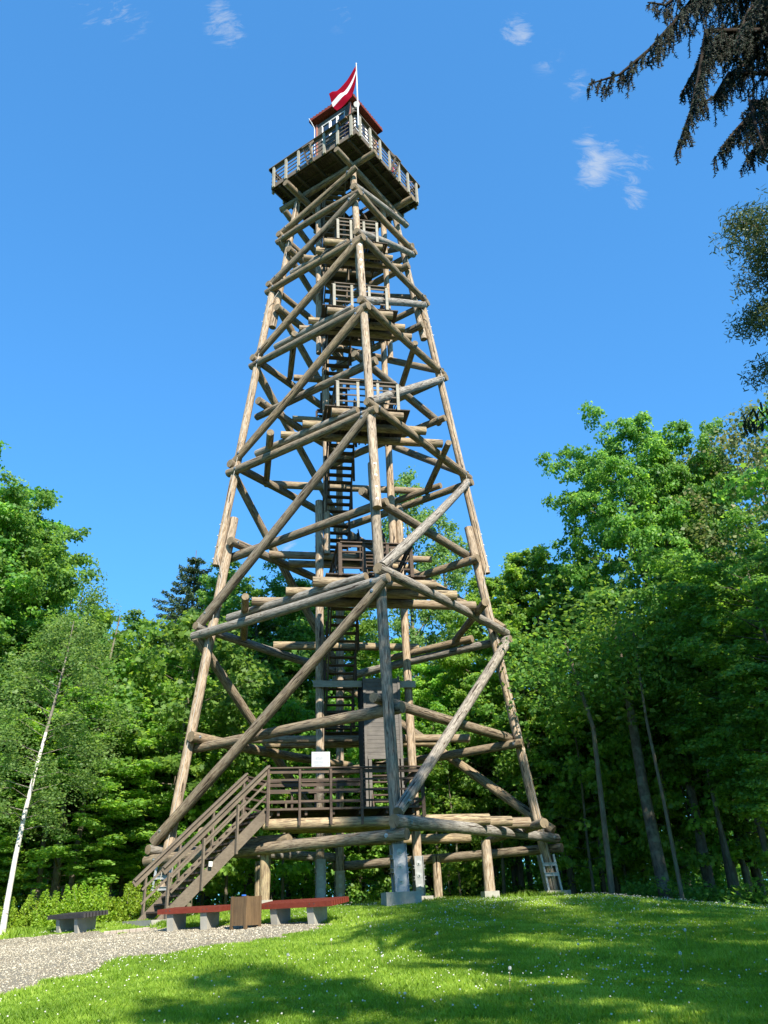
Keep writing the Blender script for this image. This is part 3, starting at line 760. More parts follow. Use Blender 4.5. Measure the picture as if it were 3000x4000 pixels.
bench((-2.42, 19.66, .25), R(-30), 2.1, 8, M_RED, 'red slatted bench right of the litter bin, nearest the tower leg', legx=(-.60, .42))
bench((-4.97, 20.72, .25), R(-22), 1.78, 8, M_RED, 'red slatted bench left of the litter bin, in front of the stair foot', R(4), legx=(-.58, .36))
bench((-8.90, 23.45, .27), R(-42), 1.95, 8, M_BENCHD, 'black slatted bench standing alone by the bushes at the gravel edge', R(5), legx=(-.52, .45))
bin_ = empty('litter_bin', (-3.50, 20.02, g(-3.5, 20.02)), R(45+10), 'square brown slatted wooden litter bin standing between the two red benches', 'litter bin')
mb = MB(); hb = .215
for q in range(4):
    M_ = Matrix.Rotation(R(90*q), 3, 'Z')
    for w in range(8):
        x_ = -hb+.03+w*(2*hb-.06)/7; p = M_ @ Vector((x_, -hb, 0)); mb.box((p.x, p.y, .36), (.05, .022, .58), 0, M_)
mb.build('slatted_side', M_BROWN, bin_)
mb = MB()
for sx in (-1, 1):
    for sy in (-1, 1): mb.box((sx*hb, sy*hb, .32), (.06, .06, .68))
mb.build('corner_post', M_BROWN, bin_)
mb = MB(); mb.box((0, 0, .34), (.38, .38, .54)); mb.build('liner', M_BINM, bin_)
mb = MB(); mb.box((-.03, .05, .68), (.09, .05, .03)); mb.build('blue_scrap', M_BLUE, bin_)
kr = random.Random(2)
kerbm = simple('paver', (.30, .25, .20), (.40, .34, .28), 8, .9)
for q in range(7):
    x_ = -7.35+q*.17; y_ = 22.34-q*.03
    b_ = MB(); b_.box((0, 0, .03), (.15, .10+kr.uniform(0, .02), .10)); o = b_.build('paving_block', kerbm); o.location = (x_, y_, g(x_, y_)); o.rotation_euler = (0, 0, R(-10+kr.uniform(-4, 4)))
    bv = o.modifiers.new('b', 'BEVEL'); bv.width = .012
    tag(o, ('paving block at the left end of the short kerb row by the stair foot', 'second paving block from the left end of the kerb row', 'third paving block from the left end of the kerb row', 'middle paving block of the short kerb row by the stair foot', 'third paving block from the right end of the kerb row', 'second paving block from the right end of the kerb row', 'paving block at the right end of the kerb row, nearest the stairs')[q], 'paving block', 'paving blocks in a row at the stair foot')

# ------------------------------------------------------------------ foliage materials
def leaf_mat(name, c1, c2, c3, trans=.5, rough=.5):
    s = Mat(name, rough, .35)
    a = s.N('Attribute', attribute_name='tone'); oi = s.N('ObjectInfo')
    c = s.ramp(a.outputs['Fac'], [(.05, c1), (.5, c2), (.95, c3)])
    h = s.N('HueSaturation'); s.L(c, h.inputs['Color'])
    s.L(s.math('ADD', .488, s.math('MULTIPLY', oi.outputs['Random'], .024)), h.inputs['Hue'])
    s.L(s.math('ADD', .86, s.math('MULTIPLY', oi.outputs['Random'], .3)), h.inputs['Value'])
    s.L(h.outputs[0], s.b.inputs['Base Color'])
    tr = s.N('BsdfTranslucent'); hs = s.N('HueSaturation'); s.L(h.outputs[0], hs.inputs['Color']); hs.inputs['Hue'].default_value = .475; hs.inputs['Value'].default_value = 2.2; hs.inputs['Saturation'].default_value = 1.1
    s.L(hs.outputs[0], tr.inputs['Color']); mx = s.N('MixShader'); mx.inputs[0].default_value = trans
    o = s.t.nodes['Material Output']; s.L(s.b.outputs[0], mx.inputs[1]); s.L(tr.outputs[0], mx.inputs[2]); s.L(mx.outputs[0], o.inputs['Surface'])
    return s.m
L_MAPLE = leaf_mat('maple_leaf', (.065, .155, .032), (.115, .245, .045), (.185, .335, .06))
L_BRIGHT = leaf_mat('young_maple_leaf', (.095, .205, .036), (.16, .31, .05), (.235, .40, .068))
L_BIRCH = leaf_mat('birch_leaf', (.08, .17, .045), (.13, .245, .06), (.18, .31, .085))
L_ASH = leaf_mat('ash_leaf', (.08, .12, .035), (.12, .16, .05), (.19, .19, .075), .35)
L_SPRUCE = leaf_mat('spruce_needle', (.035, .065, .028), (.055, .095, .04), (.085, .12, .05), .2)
L_SPRUCE_SHADE = leaf_mat('shaded_spruce_needle', (.005, .013, .007), (.008, .020, .011), (.016, .034, .013), .08, .75)  # near boughs: their own shade is put into the needle colour
L_PINE = leaf_mat('pine_needle', (.04, .08, .03), (.075, .115, .04), (.15, .16, .055), .2)
L_BUSH = leaf_mat('hedge_leaf', (.13, .24, .025), (.20, .34, .035), (.30, .44, .055), .45)
L_GRASS = leaf_mat('grass_blade', (.13, .225, .024), (.215, .33, .036), (.33, .43, .075), .45, .55)
def bark_mat(name, a, b, c=None):
    s = Mat(name, .95, .1); v = s.obj((1, 1, .35)); n = s.noise(v, 9, 6, .65, .5); k = s.ramp(n, [(.35, a), (.65, b)])
    if c: k = s.mix(s.ramp(s.noise(s.obj((1, 1, 1)), 2.4, 3), [(.5, 0), (.62, .8)]), k, c)
    s.color(k).bump(n, .7, .02); return s.m
B_MAPLE = bark_mat('maple_bark', (.06, .05, .04), (.15, .13, .105), (.17, .18, .13))
B_DARK = bark_mat('spruce_bark', (.018, .014, .011), (.04, .03, .024))
B_PALE = bark_mat('pale_bark', (.09, .075, .055), (.19, .16, .12), (.13, .14, .09))
B_PINE = bark_mat('pine_bark', (.20, .085, .04), (.36, .17, .09))
s = Mat('birch_bark', .8, .2); v = s.obj((.4, .4, 3.2)); n = s.noise(v, 4, 5, .7); n2 = s.noise(s.obj((1, 1, 1)), 3, 4)
s.color(s.mix(s.ramp(n2, [(.62, 0), (.7, .7)]), s.ramp(n, [(.34, (.05, .045, .04)), (.42, (.52, .50, .45)), (.8, (.66, .64, .58))]), (.12, .11, .09))); B_BIRCH = s.m
B_DARKB = bark_mat('birch_limb', (.10, .09, .075), (.24, .22, .18))

# ------------------------------------------------------------------ trees
LEAF = {'kite': np.array([(0, -.5), (.38, -.05), (0, .5), (-.38, -.05)]),
        'lobe': np.array([(0, -.5), (.22, -.18), (.5, -.12), (.3, .1), (.36, .38), (.1, .26), (0, .55), (-.1, .26), (-.36, .38), (-.3, .1), (-.5, -.12), (-.22, -.18)]),
        'needle': np.array([(-.09, -.5), (.09, -.5), (.12, .2), (0, .5), (-.12, .2)])}
def leaves(rng, C, Nrm, size, shape, spin=None):
    P = LEAF[shape]; N = len(C); Nrm = Nrm/np.linalg.norm(Nrm, axis=1, keepdims=True)
    if spin is None: spin = rng.normal(size=(N, 3))
    T = spin-(spin*Nrm).sum(1, keepdims=True)*Nrm; T /= np.linalg.norm(T, axis=1, keepdims=True)+1e-9
    Bt = np.cross(Nrm, T); sz = size*rng.uniform(.7, 1.25, N)
    V = C[:, None, :]+(T[:, None, :]*P[None, :, 1, None]+Bt[:, None, :]*P[None, :, 0, None])*sz[:, None, None]
    V = V+Nrm[:, None, :]*(np.abs(P[None, :, 0, None])*-.25)*sz[:, None, None]
    return V
def prof_oval(s): return np.clip(np.sin(np.pi*np.clip(.10+.86*s, 0, 1))**.7, .12, 1)
def prof_broad(s): return np.clip(np.sin(np.pi*np.clip(.14+.70*s, 0, 1))**.6, .12, 1)
def prof_tall(s): return np.clip(np.sin(np.pi*np.clip(.16+.8*s, 0, 1))**.8, .15, 1)
def prof_cone(s): return np.clip(1-s, .06, 1)**.8
def prof_pop(s): return np.clip(np.sin(np.pi*np.clip(.2+.76*s, 0, 1))**.9, .12, 1)
def make_tree(name, seed, H, base, Rr, leafmat, bark, nlimb=34, nleaf=26000, lsize=.2, shape='kite', prof=prof_oval, r0=.22, csize=.85, flat=.42, rise=(.25, .8), lean=(0, 0), droop=0.0, spiky=0.0, wood=True, nsub=3, upn=.55, nfill=70, bark2=None):
    rng = np.random.default_rng(seed); rd = random.Random(seed)
    root = empty(name)
    mb = MB(); tp = []
    for i_ in range(9):
        t = i_/8; tp.append(Vector((lean[0]*t**1.5+.18*math.sin(t*5+seed)*t, lean[1]*t**1.5+.18*math.cos(t*4+seed)*t, -.6+(H*.95+.6)*t)))
    def trunkp(z):
        f = min(max((z+.6)/(H*.95+.6), 0), 1)*8; k = min(int(f), 7); return tp[k].lerp(tp[k+1], f-k)
    rr_ = [r0*(1.25 if i_ == 0 else 1)*(1-i_/8)**.8+.02 for i_ in range(9)]
    if bark2: mb.tube(tp[:6], rr_[:6], 10); mb.m = [1]*len(mb.m); mb.tube(tp[5:], rr_[5:], 10)
    else: mb.tube(tp, rr_, 10)
    cen = []; cs_ = []
    for q in range(nlimb):
        s_ = (q+rd.random())/nlimb; z = base+(H*.94-base)*s_; az = q*2.39996+rd.uniform(-.4, .4); pr = float(prof(np.array(s_)))
        lump = .84+.14*math.sin(az*2+seed)*math.sin(s_*7+seed*1.3)+rd.uniform(-.10, .10)
        L_ = Rr*pr*lump; A = trunkp(z-(.25+.3*(1-s_))*L_*.5); el = rise[0]+(rise[1]-rise[0])*s_
        d = Vector((math.cos(az), math.sin(az), 0)); P1 = A+d*L_*.5+Vector((0, 0, L_*.5*el)); P2 = A+d*L_+Vector((0, 0, L_*(el*.85)-droop*L_))
        lr = r0*.34*(1-s_*.75)
        mb.tube([A, P1, P2], [lr, lr*.6, lr*.15], 5, cap=False)
        for k in range(nsub):
            f = .45+.55*(k+1)/nsub; Bp = P1.lerp(P2, (f-.5)*2) if f > .5 else A.lerp(P1, f*2)
            a2 = az+rd.choice((-1, 1))*rd.uniform(.35, 1.0) if k < nsub-1 else az
            E = Bp+Vector((math.cos(a2), math.sin(a2), rd.uniform(-.15, .45)))*L_*.28*(1.15-f*.5)
            mb.tube([Bp, E], [lr*.35, lr*.1], 4, cap=False)
            cen.append(E); cs_.append(csize*rd.uniform(.65, 1.2)*(.55+.45*pr)); 
            if rd.random() < .6: cen.append(Bp.lerp(E, .4)+Vector((rd.uniform(-.3, .3), rd.uniform(-.3, .3), rd.uniform(0, .4)))); cs_.append(csize*rd.uniform(.5, .8))
    for q in range(nfill):
        s_ = rd.random(); az = rd.uniform(0, 6.283); lump = .86+.14*math.sin(az*2+seed)*math.sin(s_*7+seed*1.3)+.10*math.sin(az*5+s_*11)
        pr = float(prof(np.array(s_))); r_ = Rr*pr*lump*rd.uniform(.35, 1.0)**.6; P = trunkp(base+(H*.96-base)*s_)
        cen.append(Vector((P.x+r_*math.cos(az), P.y+r_*math.sin(az), P.z))); cs_.append(csize*rd.uniform(.45, .95)*(.6+.4*pr))
    for q in range(4): cen.append(trunkp(H*.9)+Vector((rd.uniform(-.4, .4), rd.uniform(-.4, .4), rd.uniform(-.3, -.05)*H*.2))); cs_.append(csize*.6)
    cen = np.array(cen); cs_ = np.array(cs_); w = cs_**2; w /= w.sum()
    ci = rng.choice(len(cen), nleaf, p=w)
    g_ = rng.normal(size=(nleaf, 3)); g_ /= np.linalg.norm(g_, axis=1, keepdims=True); rad = rng.uniform(0, 1, (nleaf, 1))**(1/2.8)
    off = g_*rad*cs_[ci][:, None]*np.array([1, 1, flat])
    # uneven spray edge
    off *= (1+.35*np.sin(g_[:, :1]*9+ci[:, None])*np.cos(g_[:, 1:2]*8+ci[:, None]*1.7))
    C = cen[ci]+off; C[:, 2] -= .25*(off[:, 0]**2+off[:, 1]**2)/np.maximum(cs_[ci], .3)*(csize < .6)+.10*(off[:, 0]**2+off[:, 1]**2)*(csize >= .6)
    ow = C-np.array([0, 0, 1])*C[:, 2:]; ow /= np.linalg.norm(ow, axis=1, keepdims=True)+.3
    Nn = rng.normal(size=(nleaf, 3))*.55+np.array([0, 0, upn])+g_*.55+ow*.30
    tone = np.clip(.45+.28*rng.normal(size=nleaf)+.25*np.sin(ci*1.7), 0, 1)
    V = leaves(rng, C, Nn, lsize, shape)
    if wood: mb.build('trunk', [bark2, bark] if bark2 else bark, root)
    npmesh('crown', V, V.shape[1], leafmat, root, col=tone)
    return root
def make_conifer(name, seed, H, base, Rr, leafmat, bark, nwh=26, nper=9, lsize=.34, r0=.24, droop=.28, dens=16, swf=.2):
    rng = np.random.default_rng(seed); rd = random.Random(seed); root = empty(name); mb = MB()
    mb.tube([(0, 0, -.6), (0, 0, H*.5), (0, 0, H)], [r0, r0*.55, .02], 8)
    Cs = []; Ns = []; Sp = []
    for q in range(nwh):
        s_ = q/nwh; z = base+(H-base)*s_; L0 = Rr*(1-s_)**.85*(1 if q % 3 else .86)+.12
        for k in range(nper):
            az = k*6.283/nper+q*.9+rd.uniform(-.25, .25); L_ = L0*rd.uniform(.75, 1.12); d = np.array([math.cos(az), math.sin(az), 0]); pts = []
            for t in np.linspace(0, 1, 7):
                pts.append(np.array([0, 0, z])+d*L_*t+np.array([0, 0, -droop*L_*math.sin(t*2.2)*.9+.10*L_*t*t]))
            mb.tube([tuple(pts[0]), tuple(pts[3]), tuple(pts[6])], [.03, .018, .006], 4, cap=False)
            n = max(4, int(dens*L_)); t = rng.uniform(.12, 1, n); idx_ = np.minimum((t*6).astype(int), 5); fr = t*6-idx_
            P = np.array(pts)[idx_]*(1-fr[:, None])+np.array(pts)[idx_+1]*fr[:, None]
            side = np.array([-d[1], d[0], 0]); sw = rng.uniform(-1, 1, n)*(swf*L_*(1.1-t)+.06)
            Cs.append(P+side*sw[:, None]+np.array([0, 0, -1])*(rng.uniform(0, .20, n))[:, None])
            sp = side*(np.sign(sw)*.6)[:, None]+d*.7+np.array([0, 0, -.75])*rng.uniform(.1, 1.3, n)[:, None]; Sp.append(sp)
            Ns.append(rng.normal(size=(n, 3))*.6+np.array([0, 0, .9]))
    C = np.concatenate(Cs); Nn = np.concatenate(Ns); Spn = np.concatenate(Sp); V = leaves(rng, C, Nn, lsize, 'needle', Spn)
    mb.build('trunk', bark, root); npmesh('crown', V, 5, leafmat, root, col=rng.uniform(0, 1, len(C)))
    return root
def put(root, x, y, rz, label, group=None, sc=1.0, cat='tree', first=False, sz=None, name=None):
    o = root if first else copy_tree(root)
    if name: o.name = name
    o.location = (x, y, g(x, y)); o.rotation_euler = (0, 0, rz); o.scale = (sc, sc, sz or sc)
    for k in ('label', 'category', 'group'):
        if k in o: del o[k]
    tag(o, label, cat, group); return o
def pol(az, d): return d*math.sin(R(az)), d*math.cos(R(az))

VM = [make_tree('maple_tree', 21, 20, 5.0, 4.3, L_MAPLE, B_MAPLE, 60, 100000, .17, 'kite', flat=.5, csize=.56, nsub=5, nfill=1000, prof=prof_broad),
      make_tree('maple_tree', 22, 18, 3.2, 4.4, L_MAPLE, B_MAPLE, 60, 95000, .17, 'kite', flat=.5, csize=.56, nsub=5, nfill=950, prof=prof_broad, lean=(.6, .2)),
      make_tree('maple_tree', 23, 16, 1.8, 4.2, L_BRIGHT, B_PALE, 50, 70000, .17, 'kite', flat=.5, csize=.52, nsub=4, nfill=650, r0=.15),
      make_tree('maple_tree', 24, 17, 2.6, 3.4, L_BRIGHT, B_PALE, 46, 60000, .17, 'kite', flat=.5, csize=.50, nsub=4, nfill=550, prof=prof_tall, r0=.14)]
used = [False]*4
def mp(i_, az, d, top, rz, label, group=None, wide=1.0):
    x, y = pol(az, d); H = [20, 18, 16, 17][i_]; z0 = g(x, y); sz = (top*d-z0)/H/1.07
    o = put(VM[i_], x, y, rz, label, group, sc=wide, sz=sz, first=not used[i_]); used[i_] = True; return o
mp(0, 19.2, 35, .635, .4, 'tallest green maple right of the tower with a thick dark trunk', wide=.86)
mp(0, 23.4, 36, .590, 2.2, 'second tall maple, its rounded crown just right of the tallest maple', wide=.72)
mp(3, 11.0, 39, .475, .9, 'maple with pointed shoots at the right leg of the tower, left one of the pair', wide=1.05)
mp(2, 13.6, 41, .435, 2.9, 'bushy light green maple between the pointed maple and the tallest maple', wide=.95)
mp(3, 7.8, 41, .440, 4.2, 'slim light green maple showing inside the right leg of the tower')
mp(2, 4.2, 43, .33, 1.2, 'low bright maple behind the front leg of the tower', wide=1.0)
mp(2, -.6, 42, .345, 3.1, 'low bright maple behind the stairs of the tower', wide=.95)
mp(1, -6.0, 44, .415, .3, 'round green maple behind the tower, left of the stairs', wide=.95)
mp(0, -9.7, 42, .440, 1.9, 'broad green maple filling the left half of the tower behind the logs', wide=1.0)
mp(1, -12.4, 46, .375, 5.1, 'dark maple just inside the left leg of the tower', wide=.9)
mp(0, -17.6, 50, .352, 3.6, 'dark rounded maple left of the pointed spruce', wide=1.1)
mp(2, -16.0, 37, .325, 5.0, 'bright young maple left of the tower in front of the spruce', wide=1.0)
mp(3, -18.9, 36, .33, 2.0, 'second bright young maple, left of the one before the spruce', wide=1.05)
mp(0, -32.0, 34, .54, 4.4, 'tallest dark maple at the left edge of the picture', wide=1.15)
mp(1, -28.8, 33, .525, 1.0, 'tall maple with a stepped crown next to the left edge tree', wide=.85)
mp(1, -26.8, 35, .465, 2.6, 'maple forming the lower right shoulder of the left tree group', wide=.8)
mp(2, -27.0, 34, .30, .2, 'yellow green maple low down left of the white birch trunk', wide=.95)
mp(3, -21.5, 33, .29, 3.3, 'light maple between the white birch and the bushes', wide=1.1)
mp(1, 22.0, 40, .33, 3.8, 'shaded maple under the tall maples, right of the thick trunk', wide=1.0)
mp(0, 26.0, 31, .42, .8, 'shaded maple low at the right edge of the picture', wide=.95)
mp(2, 15.4, 44, .30, 4.0, 'small shaded maple behind and left of the tallest maple', wide=.8)
ash = make_tree('ash_tree', 31, 20, 8.5, 4.6, L_ASH, B_PALE, 44, 15000, .19, 'kite', r0=.17, csize=.8, flat=.7, rise=(.5, 1.3))
x, y = pol(28.0, 36); put(ash, x, y, .7, 'thin olive ash with bare pale limbs at the right edge above the maples', sz=1.01, first=True)
pop = make_tree('aspen_tree', 33, 25, 6, 2.5, L_BIRCH, B_PALE, 46, 17000, .19, 'kite', prof=prof_pop, r0=.17, csize=.62, flat=1.0, rise=(.9, 1.6))
x, y = pol(1.9, 46); put(pop, x, y, 0, 'tall slim aspen rising behind the front leg of the tower', sz=(.589*46)/25, first=True)
x, y = pol(4.4, 47.5); put(pop, x, y, 2.0, 'slightly shorter aspen right of the tall slim one', sz=(.525*47)/25)
bir = make_tree('birch_tree', 35, 16, 4.8, 2.7, L_BIRCH, B_BIRCH, 44, 17000, .12, 'kite', prof=prof_tall, nfill=60, bark2=B_DARKB, r0=.085, csize=.62, flat=1.5, rise=(.3, .9), droop=.25, lean=(.8, 0))
x, y = pol(-24.1, 27.0); o = put(bir, x, y, 0, 'white barked birch leaning right at the left edge of the bushes', sc=.8, sz=.60, first=True)
x, y = pol(-21.9, 38); put(bir, x, y, 2.2, 'fine leaved birch right of the left maple group', sc=1.0, sz=.415*38/16)
x, y = pol(-20.4, 40); put(bir, x, y, 4.2, 'shorter fine leaved birch at the notch in the tree line', sc=1.0, sz=.345*40/16)
spr = make_conifer('spruce_tree', 41, 22, 5, 8.6, L_SPRUCE, B_MAPLE, 25, 9, .24, dens=80, droop=.14, swf=.17)
x, y = pol(-14.6, 49); put(spr, x, y, 0, 'single pointed spruce standing above the trees left of the tower', first=True)
# red pine trunk glimpsed left
pin = make_tree('pine_tree', 43, 19.5, 13.5, 3.3, L_PINE, B_PINE, 30, 85000, .13, 'needle', prof=prof_tall, r0=.2, csize=.66, flat=.75, nfill=130, rise=(.1, .5))
put(pin, 14.1, 17.0, .5, 'tall pine with rusty needles reaching in at the right edge of the sky', sc=1.15, sz=1.03, first=True)
x, y = pol(-20.9, 43); put(pin, x, y, 2.5, 'orange barked pine glimpsed between the left trees', sc=.8, sz=.62)
# right edge near maple
edge = make_tree('maple_tree', 47, 15, 3.5, 4.0, L_MAPLE, B_MAPLE, 34, 34000, .17, 'lobe', lean=(.3, 0), nfill=200)
put(edge, 12.7, 15.4, 1.1, 'dark maple boughs entering the right edge below the pine', first=True, sz=.90)

# understorey: slim saplings along the wood's edge and trunks inside it
sap = make_tree('maple_sapling', 51, 9, 1.2, 2.3, L_BRIGHT, B_PALE, 20, 3600, .20, 'lobe', r0=.055, csize=.55, flat=.5, rise=(.1, .6))
sap2 = make_tree('maple_sapling', 52, 11, 4.0, 2.6, L_MAPLE, B_PALE, 20, 4200, .20, 'lobe', r0=.085, csize=.6, flat=.5, rise=(.1, .6), lean=(.9, 0))
rs = random.Random(77); f1 = f2 = True
sp_ = [(-26.5, 36), (-25, 38), (-22.8, 37), (-20.4, 33), (-19.4, 36), (-17.9, 34), (-16.6, 36), (-15.2, 33.5), (-13.8, 36), (-12.4, 39), (-11.2, 37), (-10.1, 40), (-8.7, 41), (-7.6, 38.5), (-6.6, 41), (-5.0, 40), (-3.9, 42), (-2.2, 41), (-.8, 43), (1.1, 41),
      (2.6, 40), (4.2, 39), (5.6, 40.5), (6.8, 39), (7.7, 41), (9.5, 37.5), (10.3, 39.5), (12.2, 35), (13.1, 37.5), (14.3, 34.5), (16.1, 34), (17.6, 31.5), (18.9, 33), (20.3, 32), (21.3, 34.5), (23.0, 30.5), (24.2, 33), (25.4, 30)]
for q, (az, d) in enumerate(sp_):
    x, y = pol(az+rs.uniform(-.4, .4), d); k = rs.random()
    if 13.5 < az < 25.5 and d < 36: d += 3.5; x, y = pol(az, d)
    if k is None: continue
    if k < .5: put(sap, x, y, rs.uniform(0, 6.28), 'slender young maple in the shaded edge of the wood behind the tower', 'young maples along the edge of the wood', sc=rs.uniform(.75, 1.15), first=f1, cat='sapling'); f1 = False
    else: put(sap2, x, y, rs.uniform(0, 6.28), 'slender young maple in the shaded edge of the wood behind the tower', 'young maples along the edge of the wood', sc=rs.uniform(.8, 1.2), first=f2, cat='sapling'); f2 = False
tk = MB(); tk.tube([(0, 0, -.5), (.1, .05, 5), (.0, .1, 9), (.2, 0, 13)], [.20, .16, .13, .09], 9); tkr = empty('tree'); tk.build('trunk', B_MAPLE, tkr)
rg_ = np.random.default_rng(9); Cn = np.clip(rg_.normal(size=(4200, 3)), -1.8, 1.8)*np.array([1.5, 1.5, 1.8])+np.array([0, 0, 11.0]); Vn = leaves(rg_, Cn, rg_.normal(size=(4200, 3))+np.array([0, 0, .8]), .22, 'kite')
npmesh('crown', Vn, 4, L_MAPLE, tkr, col=rg_.uniform(0, .7, 4200))
first = True; rs = random.Random(5)
for q in range(48):
    az = -31+62*q/47+rs.uniform(-.5, .5); d = rs.uniform(43, 58) if abs(az) < 14 else rs.uniform(38, 54); x, y = pol(az, d)
    put(tkr, x, y, rs.uniform(0, 6.28), 'dark upright trunk standing deep in the shade of the wood', 'dark trunks deep in the wood', sc=rs.uniform(.7, 1.3), sz=rs.uniform(.6, .82), first=first); first = False
tkd = MB(); tkd.tube([(0, 0, -.5), (-.15, .0, 3), (-.2, .1, 5.5), (.3, 0, 8.6)], [.10, .085, .07, .05], 8); tdr = empty('tree'); tkd.build('trunk', B_PALE, tdr)
Cn = np.clip(rg_.normal(size=(1500, 3)), -1.6, 1.6)*np.array([1.1, 1.1, .8])+np.array([.3, 0, 7.6]); Vn = leaves(rg_, Cn, rg_.normal(size=(1500, 3))+np.array([0, 0, .8]), .17, 'kite'); npmesh('crown', Vn, 4, L_MAPLE, tdr, col=rg_.uniform(0, .7, 1500))
first = True
for az, d, rz in ((-22.3, 33, 0), (-19.0, 34, 2), (-17.5, 36, 1), (-14.8, 34, 3), (-9.5, 41, 4), (-8.1, 43, 0), (.9, 41, 2), (3.2, 40.5, 5), (4.9, 42, 1), (6.1, 41, 3), (20.8, 34, 0), (22.6, 34, 2)):
    x, y = pol(az, d); put(tdr, x, y, rz, 'thin pale trunk catching light at the front of the wood', 'thin pale trunks at the front of the wood', first=first, sc=rs.uniform(.7, 1.15), sz=rs.uniform(.8, 1.0)); first = False
x, y = pol(13.3, 30.5); o = put(tdr, x, y, 3.4, 'pale crooked trunk leaning left, right of the tower foot', sc=1.15, sz=1.05)
x, y = pol(17.5, 30.0); o = put(tdr, x, y, 1.1, 'very thin pale trunk just right of the thick dark trunk', sc=.7, sz=1.1)
x, y = pol(16.6, 32.0); o = put(tkr, x, y, 2.0, 'thick dark trunk rising under the tallest maple', sc=1.0, sz=.95); o.scale = (1.25, 1.25, .80)
# far wood reading as one mass
rng = np.random.default_rng(61); N = 150000
az = np.radians(rng.uniform(-36, 36, N)); d = rng.uniform(54, 78, N); X_ = d*np.sin(az); Y_ = d*np.cos(az)
hmax = 9+1.5*np.sin(np.degrees(az)*.9)+1*np.sin(np.degrees(az)*2.3+1); Z_ = gz(X_, Y_)+hmax*rng.uniform(0, 1, N)**.8
V = leaves(rng, np.stack([X_, Y_, Z_], 1), rng.normal(size=(N, 3))+np.array([0, -.3, .8]), .36, 'kite')
fw_ = npmesh('distant_wood', V, 4, L_MAPLE, col=rng.uniform(0, .6, N)); tag(fw_, 'dense shaded wood filling the gaps behind the nearer trees', 'wood', kind='stuff')
# low undergrowth at the wood's foot
N = 60000; az = np.radians(rng.uniform(-30, 30, N)); dd_ = np.where(np.abs(np.degrees(az)) < 14, 39.5, 33.0)-np.where(np.degrees(az) > 14, 2.0, 0); d = dd_+rng.uniform(0, 9, N); X_ = d*np.sin(az); Y_ = d*np.cos(az)
hh = .5+.7*(np.sin(X_*1.7)*np.cos(Y_*1.3)+1)/2; Z_ = gz(X_, Y_)+hh*rng.uniform(0, 1, N)
V = leaves(rng, np.stack([X_, Y_, Z_], 1), rng.normal(size=(N, 3))*.6+np.array([0, 0, 1]), .15, 'kite'); ug = npmesh('undergrowth', V, 4, L_MAPLE, col=rng.uniform(0, .8, N)); tag(ug, 'dark leafy undergrowth along the foot of the wood', 'undergrowth', kind='stuff')
# bright bushes by the black bench
def make_bush(seed, w, h, n):
    rng = np.random.default_rng(seed); root = empty('bush'); mb = MB(); Cs = []; Sp = []
    for q in range(46):
        a = rng.uniform(0, 6.28); r_ = w*rng.uniform(0, .9)**.7; hh = h*rng.choice([.35, .6, .85, 1.25])*rng.uniform(.7, 1.15); x0, y0 = r_*.55*math.cos(a), r_*.55*math.sin(a); x1, y1 = r_*math.cos(a), r_*math.sin(a)
        mb.tube([(x0, y0, -.05), ((x0+x1)/2, (y0+y1)/2, hh*.55), (x1, y1, hh)], [.012, .008, .003], 4, cap=False)
        k = n//46; t = rng.uniform(.08, 1, k); A = np.array([x0, y0, 0]); B = np.array([x1, y1, hh]); P = A+(B-A)*t[:, None]+rng.normal(size=(k, 3))*np.array([.10, .10, .05])*(1.2-t)[:, None]
        Cs.append(P)
    C = np.concatenate(Cs); V = leaves(rng, C, rng.normal(size=(len(C), 3))*.7+np.array([0, 0, .7]), .06, 'kite')
    mb.build('stems', B_PALE, root); npmesh('foliage', V, 4, L_BUSH, root, col=rng.uniform(0, 1, len(C))); return root
b1 = make_bush(3, .95, .72, 12000); first = True
for (x_, y_, sc, lb) in ((-11.3, 25.6, 1.0, 'leftmost bright yellow green bush at the picture edge'), (-10.1, 25.9, 1.05, 'bright yellow green bush behind the left end of the black bench'), (-9.0, 25.8, 1.1, 'bright yellow green bush behind the right end of the black bench'),
        (-8.2, 26.2, 1.15, 'tallest bright yellow green bush, between black bench and stairs'), (-7.7, 26.9, .85, 'rightmost bright bush nearest the stair foot'), (-9.6, 27.2, 1.2, 'bright bush at the back of the row behind the black bench')):
    put(b1, x_, y_, kr.uniform(0, 6), lb, 'bright bushes behind the black bench', sc=sc, cat='bush', first=first); first = False

